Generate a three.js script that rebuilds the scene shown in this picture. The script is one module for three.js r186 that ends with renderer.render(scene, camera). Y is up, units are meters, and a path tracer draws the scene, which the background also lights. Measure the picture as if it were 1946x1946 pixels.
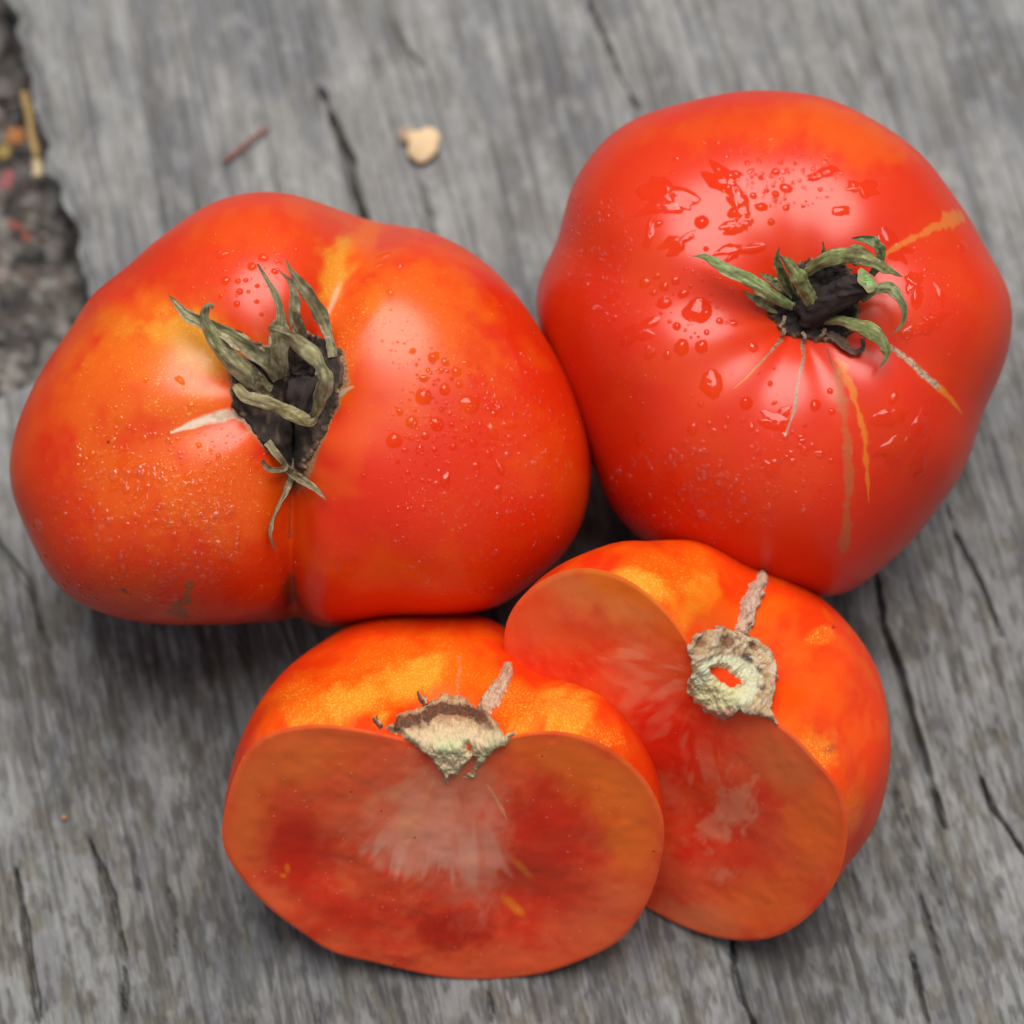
import * as THREE from 'three';
import { MeshBVH } from 'three-mesh-bvh';
import { mergeGeometries } from 'three/addons/utils/BufferGeometryUtils.js';

// ---------------------------------------------------------------- camera, sky, sun, exposure
const V3 = (x = 0, y = 0, z = 0) => new THREE.Vector3(x, y, z);
const scene = new THREE.Scene();
const PITCH = 67 * Math.PI / 180, DIST = 0.55, FRAME = 0.17;
const target = V3(0, 0.03, 0);
const camera = new THREE.PerspectiveCamera(2 * Math.atan(FRAME / 2 / DIST) * 180 / Math.PI, 1, 0.02, 20);
const toCam = V3(0, Math.sin(PITCH), Math.cos(PITCH));
camera.position.copy(target).addScaledVector(toCam, DIST);
camera.lookAt(target);
camera.focus = 0.522;
camera.userData.fStop = 11;
camera.updateMatrixWorld(true);

const SW = 256, SH = 128, skyData = new Float32Array(SW * SH * 4);
for (let j = 0; j < SH; j++) for (let i = 0; i < SW; i++) {
  const e = ((j + 0.5) / SH - 0.5) * Math.PI, s = Math.sin(e), o = (j * SW + i) * 4;
  const L = s > 0 ? 0.16 * (1 + 2 * s) / 3 : 0.015;                      // overcast sky, three times brighter overhead than at the horizon
  skyData[o] = L * 0.95; skyData[o + 1] = L; skyData[o + 2] = L * 1.08; skyData[o + 3] = 1;
}
const sky = new THREE.DataTexture(skyData, SW, SH, THREE.RGBAFormat, THREE.FloatType);
sky.mapping = THREE.EquirectangularReflectionMapping; sky.magFilter = THREE.LinearFilter; sky.needsUpdate = true;
scene.background = sky; scene.environment = sky;

const sun = new THREE.DirectionalLight(0xfffaf2, 1.5);                  // the sun behind thin cloud
sun.position.set(0.07, 1, -0.27).multiplyScalar(1.2);
sun.target.position.set(0, 0, 0);
sun.castShadow = true; sun.shadow.radius = 86;
Object.assign(sun.shadow.camera, { left: -0.3, right: 0.3, top: 0.3, bottom: -0.3, near: 0.1, far: 3 });
sun.shadow.mapSize.set(2048, 2048);
scene.add(sun, sun.target);

const renderer = new THREE.WebGLRenderer({ antialias: true });
renderer.toneMapping = THREE.LinearToneMapping;
renderer.toneMappingExposure = 2.88;
renderer.shadowMap.enabled = true;

// ---------------------------------------------------------------- helpers
const { clamp, lerp, smoothstep } = THREE.MathUtils, TAU = Math.PI * 2;
const rng = (a) => () => { a = (a + 0x6d2b79f5) | 0; let t = Math.imul(a ^ (a >>> 15), 1 | a); t = (t + Math.imul(t ^ (t >>> 7), 61 | t)) ^ t; return ((t ^ (t >>> 14)) >>> 0) / 4294967296; };
const R0 = rng(77), HN = new Float32Array(4096), PM = new Uint16Array(8192);
for (let i = 0; i < 4096; i++) { HN[i] = R0(); PM[i] = i; }
for (let i = 4095; i > 0; i--) { const j = Math.floor(R0() * (i + 1)), t = PM[i]; PM[i] = PM[j]; PM[j] = t; }
for (let i = 0; i < 4096; i++) PM[i + 4096] = PM[i];
function n2(x, y) {                                                     // value noise, 0..1
  const ix = Math.floor(x), iy = Math.floor(y); let fx = x - ix, fy = y - iy;
  fx = fx * fx * (3 - 2 * fx); fy = fy * fy * (3 - 2 * fy);
  const a = PM[ix & 4095], b = PM[(ix + 1) & 4095], y0 = iy & 4095, y1 = (iy + 1) & 4095;
  const p = HN[PM[a + y0]], q = HN[PM[b + y0]], r = HN[PM[a + y1]], s = HN[PM[b + y1]];
  const u = p + (q - p) * fx, w = r + (s - r) * fx;
  return u + (w - u) * fy;
}
function n3(x, y, z) { const iz = Math.floor(z); let f = z - iz; f = f * f * (3 - 2 * f); return lerp(n2(x + iz * 37.7, y + iz * 17.3), n2(x + (iz + 1) * 37.7, y + (iz + 1) * 17.3), f); }
const fbm = (x, y, o = 4) => { let s = 0, a = 0.5, t = 0; for (let i = 0; i < o; i++) { s += a * n2(x, y); t += a; a *= 0.5; x = x * 2.03 + 11.7; y = y * 2.03 + 5.3; } return s / t; };
const mixC = (a, b, t) => [a[0] + (b[0] - a[0]) * t, a[1] + (b[1] - a[1]) * t, a[2] + (b[2] - a[2]) * t];
const ss = (a, b, x) => { const t = clamp((x - a) / (b - a), 0, 1); return t * t * (3 - 2 * t); };

// sizes were measured on the photograph: a sight line through a measured place
const PXM = FRAME / 1946, camR = V3(1, 0, 0), camU = V3(0, Math.cos(PITCH), -Math.sin(PITCH));
function sight(px, py) { return V3().copy(toCam).multiplyScalar(-DIST).addScaledVector(camR, (px - 973) * PXM).addScaledVector(camU, (973 - py) * PXM).normalize(); }
function toPx(p) { const q = p.clone().sub(camera.position), d = -q.dot(toCam); return [973 + q.dot(camR) / d * DIST / PXM, 973 - q.dot(camU) / d * DIST / PXM, d]; }
function onPlane(px, py, n, c) { const d = sight(px, py); return camera.position.clone().addScaledVector(d, (c - n.dot(camera.position)) / n.dot(d)); }
const UP = V3(0, 1, 0), ground = (px, py, y = 0) => onPlane(px, py, UP, y);

const names = new Map();
function numbered(n) { const k = names.get(n) ?? 0; names.set(n, k + 1); return k ? n + '_' + String(k).padStart(3, '0') : n; }
function tag(o, label, category, group, kind) { o.userData = { label }; if (category) o.userData.category = category; if (group) o.userData.group = group; if (kind) o.userData.kind = kind; return o; }
function shadows(m) { m.castShadow = m.receiveShadow = true; return m; }
function thing(name, base, label, category, group, kind) { const g = new THREE.Group(); g.name = numbered(name); g.position.copy(base); scene.add(g); return tag(g, label, category, group, kind); }
function part(name, geo, mat, parent, label) {                          // geometry given in world place, moved into its parent's
  const o = V3(); for (let p = parent; p && p !== scene; p = p.parent) o.add(p.position);
  geo.translate(-o.x, -o.y, -o.z);
  const m = shadows(new THREE.Mesh(geo, mat)); m.name = name; parent.add(m); if (label) m.userData.label = label; return m;
}
function texture(data, w, h, srgb, repeat) {
  const t = new THREE.DataTexture(data, w, h, THREE.RGBAFormat, THREE.UnsignedByteType);
  t.magFilter = THREE.LinearFilter; t.minFilter = THREE.LinearFilter; if (srgb) t.colorSpace = THREE.SRGBColorSpace;
  t.wrapS = t.wrapT = repeat ?? THREE.ClampToEdgeWrapping; t.needsUpdate = true; return t;
}
const s8 = new Uint8Array(4097); for (let i = 0; i <= 4096; i++) { const c = i / 4096; s8[i] = Math.round(255 * (c <= 0.0031308 ? 12.92 * c : 1.055 * Math.pow(c, 1 / 2.4) - 0.055)); }
const toS = (c) => s8[clamp(Math.round(c * 4096), 0, 4096)];
function gridGeo(nu, nv, f, closeU, flip) {                                   // f(i, j) -> Vector3; u runs round when closeU
  const pos = new Float32Array((nu + 1) * (nv + 1) * 3), idx = [];
  for (let j = 0, o = 0; j <= nv; j++) for (let i = 0; i <= nu; i++, o += 3) { const p = f(closeU ? i % nu : i, j, i); pos[o] = p.x; pos[o + 1] = p.y; pos[o + 2] = p.z; }
  for (let j = 0; j < nv; j++) for (let i = 0; i < nu; i++) { const a = j * (nu + 1) + i, b = a + 1, c = a + nu + 1, d = c + 1; if (flip) idx.push(a, d, b, a, c, d); else idx.push(a, b, d, a, d, c); }
  const g = new THREE.BufferGeometry();
  g.setAttribute('position', new THREE.BufferAttribute(pos, 3)); g.setIndex(new THREE.BufferAttribute(new Uint32Array(idx), 1));
  return g;
}
function sealNormals(g, nu, nv) {                                       // smooth normals across the seam of a closed grid
  g.computeVertexNormals(); const n = g.attributes.normal;
  for (let j = 0; j <= nv; j++) { const a = j * (nu + 1), b = a + nu, v = V3(n.getX(a) + n.getX(b), n.getY(a) + n.getY(b), n.getZ(a) + n.getZ(b)).normalize(); n.setXYZ(a, v.x, v.y, v.z); n.setXYZ(b, v.x, v.y, v.z); }
  return g;
}
function uvOf(g, f) { const p = g.attributes.position, a = new Float32Array(p.count * 2), v = V3(); for (let i = 0; i < p.count; i++) { v.fromBufferAttribute(p, i); const t = f(v, i); a[i * 2] = t[0]; a[i * 2 + 1] = t[1]; } g.setAttribute('uv', new THREE.BufferAttribute(a, 2)); return g; }
function colorOf(g, f) { const p = g.attributes.position, a = new Float32Array(p.count * 3), v = V3(); for (let i = 0; i < p.count; i++) { v.fromBufferAttribute(p, i); const t = f(v, i); a[i * 3] = t[0] * 0.76; a[i * 3 + 1] = t[1] * 0.76; a[i * 3 + 2] = t[2] * 0.76; } g.setAttribute('color', new THREE.BufferAttribute(a, 3)); return g; }

const smoothed = (poly) => new THREE.CatmullRomCurve3(poly.map(([x, y]) => V3(x, y, 0)), true, 'centripetal').getSpacedPoints(220).slice(0, -1).map((p) => [p.x, p.y]);
class Surface {                                                         // a finished skin that can be touched along a line
  constructor(geo) {
    this.geo = geo; const k = new THREE.BufferGeometry(); k.setAttribute('position', geo.attributes.position); k.setIndex(new THREE.BufferAttribute(geo.index.array.slice(), 1));
    this.bvh = new MeshBVH(k); this.idx = k.index.array; this.ray = new THREE.Ray();
  }
  cast(o, d) {
    this.ray.origin.copy(o); this.ray.direction.copy(d);
    const h = this.bvh.raycastFirst(this.ray, THREE.DoubleSide); if (!h) return null;
    const [a, b, c] = [0, 1, 2].map((k) => this.idx[h.faceIndex * 3 + k]), P = this.geo.attributes.position, N = this.geo.attributes.normal, U = this.geo.attributes.uv;
    const va = V3().fromBufferAttribute(P, a), vb = V3().fromBufferAttribute(P, b), vc = V3().fromBufferAttribute(P, c), w = V3();
    THREE.Triangle.getBarycoord(h.point, va, vb, vc, w);
    const n = V3().fromBufferAttribute(N, a).multiplyScalar(w.x).addScaledVector(V3().fromBufferAttribute(N, b), w.y).addScaledVector(V3().fromBufferAttribute(N, c), w.z).normalize();
    return { p: h.point.clone(), n, uv: U && [U.getX(a) * w.x + U.getX(b) * w.y + U.getX(c) * w.z, U.getY(a) * w.x + U.getY(b) * w.y + U.getY(c) * w.z] };
  }
  hit(px, py) { return this.cast(camera.position, sight(px, py)); }
  down(p, n) { return this.cast(p.clone().addScaledVector(n, 0.006), n.clone().negate()); }
}

class Paint {                                                           // a colour sheet that lies on a surface by its uv
  constructor(surf, size, base) { this.s = surf; this.n = size; this.c = new Float32Array(size * size * 3); this.f = new Float32Array(size * size); for (let j = 0, o = 0; j < size; j++) for (let i = 0; i < size; i++, o += 3) { const t = base(i / size, j / size); this.c[o] = t[0]; this.c[o + 1] = t[1]; this.c[o + 2] = t[2]; } }
  local(px, py) { const a = this.s.hit(px, py), b = this.s.hit(px + 4, py), c = this.s.hit(px, py + 4); if (!a || !b || !c) return null; return { u: a.uv, j: [(b.uv[0] - a.uv[0]) / 4, (c.uv[0] - a.uv[0]) / 4, (b.uv[1] - a.uv[1]) / 4, (c.uv[1] - a.uv[1]) / 4] }; }
  blob(px, py, rx, ry, deg, col, alpha, rough = 0.5, fleck = 0, scale = 1) {   // soft stained patch with a ragged outline
    const L = this.local(px, py); if (!L) return; const [a, b, c, d] = L.j, det = a * d - b * c; if (Math.abs(det) < 1e-14) return;
    const th = deg * Math.PI / 180, ct = Math.cos(th), st = Math.sin(th), n = this.n, ext = 1.6 * Math.max(rx, ry), ru = ext * Math.hypot(a, b), rv = ext * Math.hypot(c, d);
    for (let y = Math.max(0, Math.floor((L.u[1] - rv) * n)); y < Math.min(n, (L.u[1] + rv) * n); y++) for (let x = Math.max(0, Math.floor((L.u[0] - ru) * n)); x < Math.min(n, (L.u[0] + ru) * n); x++) {
      const du = (x + 0.5) / n - L.u[0], dv = (y + 0.5) / n - L.u[1], qx = (d * du - b * dv) / det, qy = (-c * du + a * dv) / det;
      const ex = (qx * ct + qy * st) / rx, ey = (-qx * st + qy * ct) / ry; let r = Math.hypot(ex, ey); if (r > 1.6) continue;
      r += rough * (fbm((px + qx) * 0.03 * scale + 7, (py + qy) * 0.03 * scale + ex * 0.5, 4) - 0.5) * 1.4;
      const k = alpha * (1 - ss(0.25, 1.05, r)); if (k <= 0) continue; const o = y * n + x;
      if (col) for (let q = 0; q < 3; q++) this.c[o * 3 + q] += (col[q] - this.c[o * 3 + q]) * k;
      if (fleck) this.f[o] += (fleck - this.f[o]) * (1 - ss(0.25, 1.05, r));
    }
  }
  stroke(pts, w, colf, alpha = 1, rag = 0.4) {                          // a scar or streak along measured points; w(t) half width, colf(t, side) colour
    const us = [], W = []; for (const [px, py] of pts) { const L = this.local(px, py); if (!L) continue; us.push(L.u); W.push(Math.sqrt(Math.abs(L.j[0] * L.j[3] - L.j[1] * L.j[2]))); }
    const n = this.n; let len = 0; const cum = [0]; for (let i = 1; i < us.length; i++) cum.push(len += Math.hypot(us[i][0] - us[i - 1][0], us[i][1] - us[i - 1][1]));
    for (let i = 1; i < us.length; i++) {
      const [x0, y0] = us[i - 1], [x1, y1] = us[i], m = Math.max(w(cum[i] / len), w(cum[i - 1] / len), w((cum[i] + cum[i - 1]) / 2 / len)) * W[i] * 1.8 + 1 / n, dx = x1 - x0, dy = y1 - y0, dd = dx * dx + dy * dy;
      for (let y = Math.max(0, Math.floor((Math.min(y0, y1) - m) * n)); y < Math.min(n, (Math.max(y0, y1) + m) * n); y++) for (let x = Math.max(0, Math.floor((Math.min(x0, x1) - m) * n)); x < Math.min(n, (Math.max(x0, x1) + m) * n); x++) {
        const qx = (x + 0.5) / n - x0, qy = (y + 0.5) / n - y0, raw = (qx * dx + qy * dy) / dd; if (raw < -0.02 && i > 1 || raw > 1.02 && i < us.length - 1) continue; const t = clamp(raw, 0, 1);
        const T = (cum[i - 1] + t * (cum[i] - cum[i - 1])) / len, ww = w(T) * W[i]; if (ww <= 0) continue;
        const sd = ((qx - t * dx) * dy - (qy - t * dy) * dx) / Math.sqrt(dd), dist = Math.hypot(qx - t * dx, qy - t * dy) / ww + rag * (fbm(x * 0.07, y * 0.07, 3) - 0.5) * 2.4;
        const k = alpha * (1 - ss(0.35, 1.2, dist)); if (k <= 0) continue; const c = colf(T, sd / ww, x, y), o = (y * n + x) * 3;
        for (let q = 0; q < 3; q++) this.c[o + q] += (c[q] - this.c[o + q]) * k;
      }
    }
  }
  fan(px, py, r0, r1, a0, a1, col, alpha, fa, fr, seed = 0) {            // fibres running out from a point, with torn ends; degrees clockwise from the right
    const L = this.local(px, py); if (!L) return; const [a, b, c, d] = L.j, det = a * d - b * c, n = this.n, ru = r1 * 1.1 * Math.hypot(a, b), rv = r1 * 1.1 * Math.hypot(c, d);
    for (let y = Math.max(0, Math.floor((L.u[1] - rv) * n)); y < Math.min(n, (L.u[1] + rv) * n); y++) for (let x = Math.max(0, Math.floor((L.u[0] - ru) * n)); x < Math.min(n, (L.u[0] + ru) * n); x++) {
      const du = (x + 0.5) / n - L.u[0], dv = (y + 0.5) / n - L.u[1], qx = (d * du - b * dv) / det, qy = (-c * du + a * dv) / det, r = Math.hypot(qx, qy), an = Math.atan2(qy, qx) * 180 / Math.PI;
      const m = (a0 + a1) / 2, h = (a1 - a0) / 2, e = Math.abs(an - m) / h + 0.8 * (fbm(r * 0.012 + seed, an * 0.05, 3) - 0.5); if (e > 1) continue;
      const end = r1 * (0.6 + 0.4 * (0.6 * n2(an * fa * 0.6 + seed, 3) + 0.4 * n2(an * fa * 2.5 + seed, 7))), st = 0.55 * n2(an * fa + 0.02 * r + seed, r * fr) + 0.45 * n2(an * fa * 2.7 + seed, r * fr * 1.7 + 9);
      const k = alpha * ss(0.33, 0.62, st) * (1 - ss(0.6, 1, e)) * ss(r0 * 0.7, r0 * 1.4, r) * (1 - ss(end * 0.86, end, r)); if (k <= 0) continue; const o = (y * n + x) * 3;
      for (let q = 0; q < 3; q++) this.c[o + q] += (col[q] - this.c[o + q]) * k;
    }
  }
  flecks(col, freq, cut = 0.8, base = 0.12) {                           // tiny pale corky dots of the skin, thick where f is high
    const n = this.n; for (let y = 0; y < n; y++) for (let x = 0; x < n; x++) { const o = y * n + x, f = Math.max(base, this.f[o]); const v = n2(x * freq, y * freq) * 0.6 + n2(x * freq * 2.1 + 50, y * freq * 2.1) * 0.4; const k = ss(cut - 0.3 * f, cut + 0.12 - 0.3 * f, v) * (0.35 + 0.45 * f); if (k > 0) for (let q = 0; q < 3; q++) this.c[o * 3 + q] += (col[q] - this.c[o * 3 + q]) * k; }
  }
  map(k = 0.76) { const n = this.n, d = new Uint8Array(n * n * 4); for (let i = 0; i < n * n; i++) { d[i * 4] = toS(this.c[i * 3] * k); d[i * 4 + 1] = toS(this.c[i * 3 + 1] * k); d[i * 4 + 2] = toS(this.c[i * 3 + 2] * k); d[i * 4 + 3] = 255; } return texture(d, n, n, true); }
}
function noiseTex(n, f, repeat = THREE.RepeatWrapping) { const d = new Uint8Array(n * n * 4); for (let j = 0; j < n; j++) for (let i = 0; i < n; i++) { const v = clamp(f(i, j) * 255, 0, 255), o = (j * n + i) * 4; d[o] = d[o + 1] = d[o + 2] = v; d[o + 3] = 255; } return texture(d, n, n, false, repeat); }

// ---------------------------------------------------------------- weathered plank, soil
const GA = 13 * Math.PI / 180, along = V3(Math.sin(GA), 0, Math.cos(GA)), across = V3(Math.cos(GA), 0, -Math.sin(GA));
const gc = (px, py) => { const p = ground(px, py); return [p.dot(across), p.dot(along)]; };   // (across, along) in metres
const cracks = [
  [[[1112, -60], [1125, 20], [1165, 105], [1180, 150], [1212, 200]], 0.55, 2.4], [[[612, 170], [640, 245], [664, 300], [672, 350], [690, 405], [720, 470]], 1.15, 4],
  [[[1655, 1040], [1668, 1100], [1680, 1190], [1712, 1275], [1738, 1370], [1768, 1470], [1795, 1570]], 0.62, 3.2], [[[1800, 960], [1815, 1010], [1862, 1095], [1905, 1205]], 0.45, 2],
  [[[1868, 1480], [1885, 1530], [1915, 1570], [1960, 1640]], 0.6, 3], [[[1392, 1770], [1396, 1840], [1410, 1890], [1440, 1960]], 0.6, 3], [[[1748, 1690], [1770, 1760], [1785, 1810]], 0.32, 1.4],
  [[[1735, 1815], [1748, 1880], [1768, 1960]], 0.5, 2.5], [[[160, 1575], [190, 1640], [215, 1700], [222, 1750], [236, 1800], [238, 1870], [232, 1960]], 0.4, 2], [[[318, 1680], [334, 1740], [333, 1820]], 0.3, 1.4],
  [[[30, 1650], [48, 1760], [66, 1880], [75, 1970]], 0.8, 2.6], [[[928, 1885], [936, 1960]], 0.35, 1.6], [[[-10, 1020], [20, 1060], [60, 1120], [80, 1200]], 1.0, 1.8], [[[740, 20], [765, 80], [800, 120]], 0.4, 1.2],
  [[[800, 330], [815, 400], [830, 470]], 0.5, 1.2], [[[1700, 1500], [1760, 1640], [1790, 1720]], 0.25, 1.0], [[[240, 1560], [255, 1640], [262, 1700]], 0.25, 0.8], [[[600, 1850], [605, 1960]], 0.3, 1.0],
].map(([p, w, d]) => ({ p: p.map(([x, y]) => gc(x, y)), w: w * 1e-3, d: d * 1e-3 }));
const edge = [[-30, -200], [-10, -90], [16, 0], [38, 70], [58, 140], [84, 250], [104, 340], [112, 385], [140, 425], [150, 480], [168, 525], [172, 580], [150, 640], [60, 720], [-60, 770], [-260, 820]].map(([x, y]) => gc(x, y));
function edgeAt(g) { if (g <= edge[0][1]) return edge[0][0] + (g - edge[0][1]) * 0.05; for (let i = 1; i < edge.length; i++) if (g < edge[i][1]) { const t = (g - edge[i - 1][1]) / (edge[i][1] - edge[i - 1][1]); return lerp(edge[i - 1][0], edge[i][0], t) + (n2(g * 210, 3) - 0.5) * 0.0026 + (n2(g * 700, 3) - 0.5) * 0.0007; } return edge[edge.length - 1][0]; }
const grain = (c, g) => { const k = c * 900 + 2.5 * n2(c * 60, g * 22); return n2(k * 2.6, g * 480) * 0.34 + n2(k * 1.2, g * 210 + 40) * 0.36 + n2(k * 1.7 + 70, g * 60) * 0.3; };   // fibres
const bands = (c, g) => fbm(c * 150 + 2.2 * n2(c * 25, g * 12 + 3), g * 40 + 9, 3);
const blot = (c, g) => fbm(c * 260 + 30, g * 110 + 5, 4);
function crackAt(c, g) {
  let h = 0;
  for (const k of cracks) for (let i = 1; i < k.p.length; i++) {
    const [x0, y0] = k.p[i - 1], [x1, y1] = k.p[i]; if (c < Math.min(x0, x1) - 0.004 || c > Math.max(x0, x1) + 0.004 || g < Math.min(y0, y1) - 0.004 || g > Math.max(y0, y1) + 0.004) continue;
    const dx = x1 - x0, dy = y1 - y0, t = clamp(((c - x0) * dx + (g - y0) * dy) / (dx * dx + dy * dy), 0, 1), T = (i - 1 + t) / (k.p.length - 1);
    const wob = (n2(g * 420, i) - 0.5) * 0.0005, d = Math.abs(Math.hypot(c - x0 - t * dx, g - y0 - t * dy) + wob), w = k.w * (0.3 + 0.7 * Math.sin(Math.PI * clamp(T, 0.06, 0.94))) * (0.75 + 0.4 * n2(g * 160, i + 20));
    h = Math.max(h, k.d * (1 - ss(w * 0.35, w, d)));
  }
  return h;
}
function woodH(c, g) { return (grain(c, g) - 0.5) * 0.00042 + (bands(c, g) - 0.5) * 0.0016 + (blot(c, g) - 0.5) * 0.0006 - crackAt(c, g) - 0.0006; }
const spaced = (a, b, d, far) => { const out = []; let x = a, s = d; while (x > -far) { s *= 1.25; x -= s; out.unshift(x); } for (x = a; x <= b; x += d) out.push(x); s = d; while (x < far) { out.push(x); s *= 1.25; x += s; } return out; };
const corners = [[0, 0], [1946, 0], [0, 1946], [1946, 1946]].map(([x, y]) => gc(x, y)), cMin = Math.min(...corners.map((q) => q[0])) - 0.006, cMax = Math.max(...corners.map((q) => q[0])) + 0.006, gMin = Math.min(...corners.map((q) => q[1])) - 0.006, gMax = Math.max(...corners.map((q) => q[1])) + 0.006;
{
  const cs = spaced(cMin, cMax, 0.00028, 0.32), gs = spaced(gMin, gMax, 0.0006, 0.42), nu = cs.length, nv = gs.length - 1, P = V3();
  const geo = gridGeo(nu + 3, nv, (i, j) => {
    const g = gs[j], e = Math.max(edgeAt(g), cs[0]);
    if (i < 4) { const dep = [0.024, 0.015, 0.007, 0.0022][i], b = e + [0.003, 0.0015, 0.0002, 0][i] + (n2(g * 240, i * 7) - 0.5) * 0.0016; return P.copy(across).multiplyScalar(b).addScaledVector(along, g).setY(-dep + (n2(g * 300, i) - 0.5) * 0.002); }
    const c0 = cs[i - 4], c = c0 < e + 0.0005 ? e + 0.0004 + (i - 4) * 1e-7 : c0, lip = c - e;
    return P.copy(across).multiplyScalar(c).addScaledVector(along, g).setY(woodH(c, g) - 0.0018 * (1 - ss(0, 0.004, lip)) ** 2);
  }, false, true);
  geo.computeVertexNormals();
  const W0 = cMin, H0 = gMin, WS = cMax - cMin, HS = gMax - gMin;
  uvOf(geo, (p) => [(p.dot(across) - W0) / WS, (p.dot(along) - H0) / HS]);
  const n = 1792, col = new Uint8Array(n * n * 4), bmp = new Uint8Array(n * n * 4);
  const pale = [0.36, 0.362, 0.36], mid = [0.25, 0.252, 0.256], blue = [0.19, 0.198, 0.215], dark = [0.08, 0.076, 0.074], olive = [0.17, 0.15, 0.108], white = [0.5, 0.505, 0.505];
  for (let j = 0; j < n; j++) for (let i = 0; i < n; i++) {
    const c = W0 + (i + 0.5) / n * WS, g = H0 + (j + 0.5) / n * HS, o = (j * n + i) * 4;
    const b = bands(c, g), f = grain(c, g), lines = fbm(c * 1300 + 3 * n2(c * 50, g * 16), g * 26 + 300, 3), m = blot(c, g), fine = n2(c * 3400, g * 700), q = fbm(c * 90 + 50, g * 40 + 8, 4), sp = n2(c * 2600, g * 1500), hair = n2(c * 5200 + 5 * n2(c * 90, g * 60), g * 150), frontRamp = ss(gMin + 0.06, gMax - 0.06, g + 0.05 * (n2(c * 28, g * 20) - 0.5));
    let t = mixC(mid, pale, ss(0.26, 0.68, 0.45 * m + 0.35 * f + 0.2 * b));
    t = mixC(t, blue, 0.6 * ss(0.5, 0.66, fbm(c * 190 + 90, g * 70 + 70, 4))); t = mixC(t, [0.15, 0.155, 0.17], 0.7 * ss(0.54, 0.68, fbm(c * 75 + 190, g * 24 + 170, 4))); t = mixC(t, pale, 0.4 * ss(0.5, 0.72, fbm(c * 80 + 290, g * 30 + 270, 4)));
    t = mixC(t, olive, (0.25 + 0.45 * frontRamp) * ss(0.5, 0.66, fbm(c * 330 + 10, g * 170 + 170, 4)));
    t = mixC(t, dark, (0.16 + 0.5 * frontRamp) * ss(0.56 - 0.1 * frontRamp, 0.68 - 0.06 * frontRamp, 0.45 * q + 0.55 * f));      // dirt held in the grain, its cover and depth ramped up towards the front
    t = mixC(t, dark, (0.12 + 0.5 * frontRamp) * ss(0.56 - 0.05 * frontRamp, 0.7, fbm(c * 900 + 3, g * 280 + 60, 3)));
    t = mixC(t, white, 0.28 * ss(0.56, 0.72, fbm(c * 480 + 33, g * 220 + 21, 3)));
    t = mixC(t, dark, 0.5 * ss(0.58, 0.7, lines)); t = mixC(t, pale, 0.25 * ss(0.6, 0.72, 1 - lines));
    const k = (0.7 + 0.14 * f + 0.14 * fine + 0.22 * hair) * 0.7 * (1 - 0.16 * frontRamp);  // whole plank tone also darkens evenly towards the front
    col[o] = toS(t[0] * k); col[o + 1] = toS(t[1] * k); col[o + 2] = toS(t[2] * k); col[o + 3] = 255;
    bmp[o] = bmp[o + 1] = bmp[o + 2] = clamp((0.35 * f + 0.2 * fine + 0.15 * sp + 0.3 * hair) * 255, 0, 255); bmp[o + 3] = 255;
  }
  const mat = new THREE.MeshStandardMaterial({ name: 'weathered wood', map: texture(col, n, n, true, THREE.MirroredRepeatWrapping), bumpMap: texture(bmp, n, n, false, THREE.MirroredRepeatWrapping), bumpScale: 0.0006, roughness: 0.82 });
  const m = shadows(new THREE.Mesh(geo, mat)); m.name = 'wooden_plank'; scene.add(m);
  tag(m, 'weathered grey wooden plank with cracks and a broken left edge under the tomatoes', 'plank', null, 'structure');
}
const SOIL = -0.017, soilH = (x, z) => SOIL + (fbm(x * 160, z * 160, 4) - 0.5) * 0.007 + (fbm(x * 700, z * 700, 2) - 0.5) * 0.0025;
{
  const xs = spaced(-0.14, -0.06, 0.0006, 1.2), zs = spaced(-0.16, 0.06, 0.0008, 1.2), P = V3();
  const geo = gridGeo(xs.length - 1, zs.length - 1, (i, j) => P.set(xs[i], soilH(xs[i], zs[j]), zs[j]));
  geo.setIndex(new THREE.BufferAttribute(geo.index.array.slice().reverse(), 1)); geo.computeVertexNormals();
  colorOf(geo, (p) => { const a = fbm(p.x * 300 + 5, p.z * 300, 3), b = n2(p.x * 900, p.z * 900); let t = mixC([0.07, 0.062, 0.056], [0.27, 0.25, 0.235], ss(0.35, 0.7, a)); t = mixC(t, [0.15, 0.085, 0.06], 0.6 * ss(0.62, 0.85, b)); return mixC(t, [0.03, 0.028, 0.026], ss(0.6, 0.9, n2(p.x * 420 + 40, p.z * 420))); });
  const m = shadows(new THREE.Mesh(geo, new THREE.MeshStandardMaterial({ name: 'soil', vertexColors: true, roughness: 0.95 }))); m.name = 'ground'; scene.add(m);
  tag(m, 'dark grey crumbly soil below the broken plank edge', 'ground', null, 'structure');
}

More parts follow.
